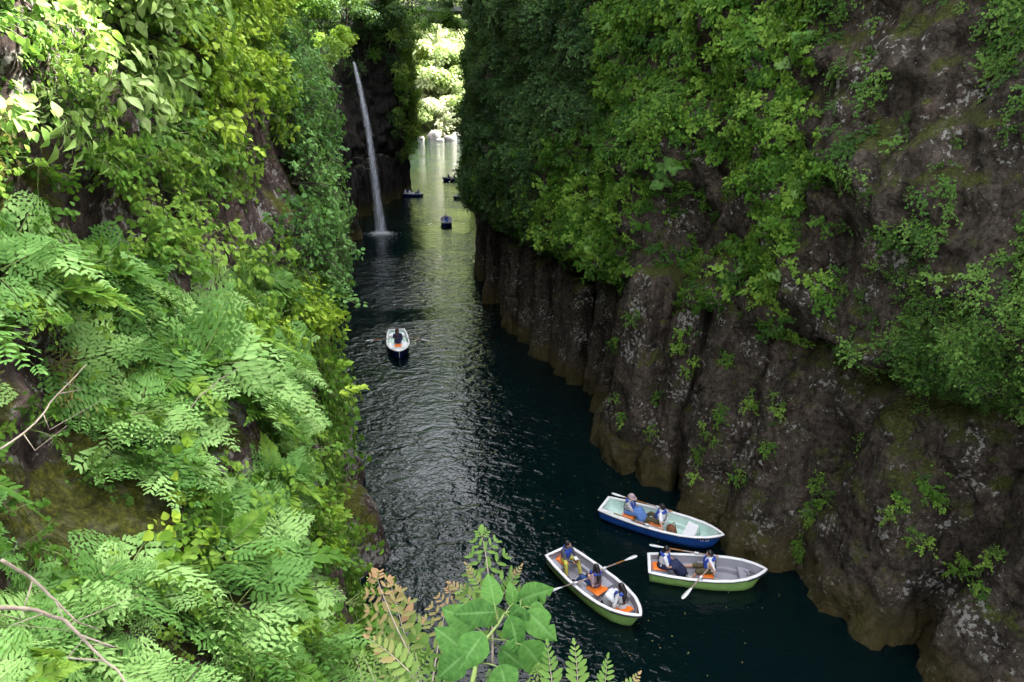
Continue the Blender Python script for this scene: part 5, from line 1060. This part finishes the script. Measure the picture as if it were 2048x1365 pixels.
for i, (b, t, w, Y, lb, ni) in enumerate(leaves):
    B_ = at(b[0], b[1], Y); T_ = at(t[0], t[1], Y + (.05 if t[1] < b[1] else -.03)); d = T_ - B_; ln = np.linalg.norm(d); vw = CAM - B_; vw /= np.linalg.norm(vw); nrm = vw * .75 + np.array([0, -.1, .55]) + rng.normal(0, .30, 3)
    Rm = rot_from(nrm, d); V, F, nv = serrate_leaf(i * 3 + 1, min(.62, w / (np.hypot(t[0] - b[0], t[1] - b[1]) + 1e-6) / 1.9 ), lb); V = np.array(V); s_ = ln * 1.0
    vein = np.zeros(len(V)); Xv = np.abs(V[:, 0]); vein = np.maximum(vein, np.clip(1 - Xv / .009, 0, 1) * .8); side = np.abs(((V[:, 1] - Xv * .55) * 8) % 1 - .5) * 2; vein = np.maximum(vein, np.clip((side - .88) * 5, 0, .4))
    me = mesh_from(V, F, 'leaf', [M['mulberry']], attr={'vein': vein}); o = link('leaf', me, mb); o.matrix_world = Matrix.LocRotScale(Vector(B_ - org), Matrix(Rm.tolist()).to_quaternion(), Vector((s_,) * 3))
    nd = SP[min(ni, 6)]; m_ = (nd + B_) / 2 + np.array([0, 0, .004]); V, F = tube(np.array([nd, m_, B_ + (T_ - B_) * .03]) - org, [.0022, .0018, .0016], 6); link('leaf_stalk', mesh_from(V, F, 'leaf_stalk', [M['stem']]), mb)

# loose fern fronds standing up from the ledge
FB = [frond_geo(160 + i, 9, 1, .25, simple=True, pinw=.7) for i in range(3)]
FB2 = [frond_geo(170 + i, 6, 4, .22, pinw=.7) for i in range(3)]
fb_me = [g.mesh('frond', [M['fern_old'], M['twig']], attr='tip') for g in FB] + [g.mesh('frond', [M['fern_old'], M['twig']], attr='tip') for g in FB2]
def attr_zero(me):
    m2 = me.copy(); a = m2.attributes['tip']; a.data.foreach_set('value', np.zeros(len(m2.vertices), dtype=np.float32)); return m2
fg_me = [attr_zero(m) for m in fb_me]
for m in fg_me: m.materials[0] = M['lime'] if False else M['fern_old']
ff = [((985, 1330), (990, 1076), 1.75, 4, 0, 'tall green fern frond standing behind the mulberry leaves'), ((1000, 1200), (1042, 1132), 1.85, 0, 1, 'short brown-tipped frond leaning right behind the mulberry top leaf'), ((975, 1200), (928, 1134), 1.85, 0, 1, 'short brown-tipped frond leaning left behind the mulberry top leaf'),
      ((990, 1240), (895, 1162), 1.9, 1, 1, 'thin half-bare frond reaching left behind the mulberry'), ((870, 1400), (728, 1165), 1.6, 3, 1, 'withered brown frond curling towards the left slope'), ((845, 1390), (775, 1170), 1.62, 1, 1, 'withered frond with curled tan leaflets over the glittering water'),
      ((860, 1400), (890, 1185), 1.7, 3, 1, 'tan frond leaning right beside the mulberry leaves'), ((850, 1380), (742, 1258), 1.55, 2, 1, 'drooping tan frond low at the brink'), ((1115, 1440), (1091, 1285), 1.4, 0, 0, 'pale green frond at the bottom edge just right of the mulberry'), ((1160, 1440), (1157, 1282), 1.42, 1, 0, 'upright pale green frond at the bottom edge, middle one of three'),
      ((1195, 1440), (1228, 1312), 1.45, 2, 0, 'pale green frond at the bottom edge, right of the upright one'), ((1220, 1430), (1278, 1352), 1.45, 1, 1, 'small brown frond at the right end of the bottom row'), ((820, 1440), (770, 1290), 1.5, 3, 0, 'green frond low between the slope and the mulberry'), ((800, 1440), (800, 1250), 1.6, 4, 0, 'green feathery frond left of the mulberry'),
      ((850, 1450), (850, 1290), 1.5, 5, 0, 'green feathery frond touching the lower left mulberry leaf'), ((780, 1440), (735, 1300), 1.5, 4, 0, 'green frond at the foot of the left brink'), ((900, 1450), (880, 1330), 1.45, 3, 0, 'short green frond under the lowest mulberry leaves'), ((1060, 1440), (1085, 1330), 1.42, 5, 0, 'feathery frond behind the lowest right mulberry leaf'),
      ((760, 1450), (700, 1310), 1.7, 3, 0, 'green frond on the left brink near the bottom edge'), ((1000, 1450), (985, 1340), 1.6, 4, 0, 'feathery frond behind the mulberry stem'), ((930, 1450), (820, 1335), 1.5, 5, 0, 'spreading green frond left of the mulberry stem')]
for b, t, Y, k, br_, lb in ff:
    B_ = at(b[0], b[1], Y - .05); T_ = at(t[0], t[1], Y + .05); d = T_ - B_; ln = np.linalg.norm(d); vw = CAM - B_; vw /= np.linalg.norm(vw); Rm = rot_from(vw + np.array([0, 0, .3]) + rng.normal(0, .12, 3), d)
    o = link('fern_frond', (fb_me if br_ else fg_me)[k]); o.matrix_world = Matrix.LocRotScale(Vector(B_), Matrix(Rm.tolist()).to_quaternion(), Vector((ln * 1.05,) * 3)); tag(o, lb, 'fern frond', 'fronds on the near ledge')
# dead branches across the lower left
def branch(pts, rad, label):
    P = np.array([at(*p) for p in pts]); o_ = P[0]; g = Geo(); t = np.linspace(0, 1, len(P)); s = np.linspace(0, 1, 30); Q = np.stack([np.interp(s, t, P[:, k]) for k in range(3)], 1); Q = Q + np.stack([fbm(Q * 6 + 9 * k, 2, 5 + k) for k in range(3)], 1) * .02
    g.add(*tube(Q - o_, np.linspace(rad, rad * .35, 30), 7))
    for k in (8, 15, 21): g.add(*tube([Q[k] - o_, Q[k] - o_ + rng.normal(0, .10, 3), Q[k] - o_ + rng.normal(0, .2, 3)], [rad * .5, rad * .3, rad * .15], 5))
    o = link('dead_branch', g.mesh('dead_branch', [M['twig']])); o.location = o_; tag(o, label, 'branch')
branch([(-20, 1215, 2.9), (60, 1222, 3.0), (130, 1240, 3.1), (180, 1290, 3.1), (230, 1340, 3.0), (270, 1390, 2.9)], .013, 'pale dead branch bending down across the lower left corner')
branch([(0, 1120, 3.1), (60, 1155, 3.2), (110, 1200, 3.2), (150, 1245, 3.2), (200, 1262, 3.3)], .010, 'thin pale twig joining the dead branch in the lower left corner')
branch([(0, 900, 3.8), (60, 860, 4.0), (110, 800, 4.3), (175, 730, 4.6)], .008, 'thin straw-coloured stalk leaning up at the left edge')
branch([(380, 820, 6.5), (400, 790, 6.6), (440, 760, 6.8), (480, 735, 7.0)], .006, 'thin arching dry stalk above the ferns')
# tip twigs hanging over the river
for (a, b, Y, lb) in [((640, 590), (722, 612), 16.5, 'maple-like spray reaching out over the river at the brink'), ((650, 570), (700, 590), 17, 'small leafy spray above the reaching one at the brink'), ((640, 730), (706, 735), 13.5, 'narrow-leaved sprig sticking out over the water'), ((660, 800), (738, 772), 12, 'young shoot with paired leaves over the water')]:
    B_ = at(a[0], a[1], Y); T_ = at(b[0], b[1], Y); d = T_ - B_; n_ = 34 if b[1] < 700 else 14; g = Geo(); g.add(*tube([B_ * 0, d * .5 + np.array([0, 0, .08]), d], [.012, .008, .003], 5), m=1); tt = rng.uniform(.15, 1, n_); ln = np.linalg.norm(d)
    pos = d * tt[:, None] + np.array([0, 0, .08]) * np.sin(tt * 3.1)[:, None] + rng.normal(0, .07 if n_ > 20 else .02, (n_, 3)); Rm = rot_from(np.array([0, -.3, 1]) + rng.normal(0, .3, (n_, 3)), d / ln + rng.normal(0, .7, (n_, 3))); g.stamp(LEAF[0], LEAF[1], Rm * (.13 if n_ > 20 else .16), pos)
    o = link('twig_spray', g.mesh('twig_spray', [M['blue'] if n_ > 20 else M['lime'], M['stem']])); o.location = B_; tag(o, lb, 'twig')
# leaves adrift on the river
g = Geo(); n = 260; pxs = rng.uniform(720, 1560, n); pys = rng.uniform(560, 1360, n); P = onz(pxs, pys, .012); g.stamp(LEAF[0], LEAF[1], rmat(rng.uniform(0, 6.3, n), rng.normal(0, .1, n), rng.normal(0, .1, n)) * rng.uniform(.025, .06, n)[:, None, None], P)
o = link('floating_leaves', g.mesh('floating_leaves', [M['straw']]), kind='stuff')
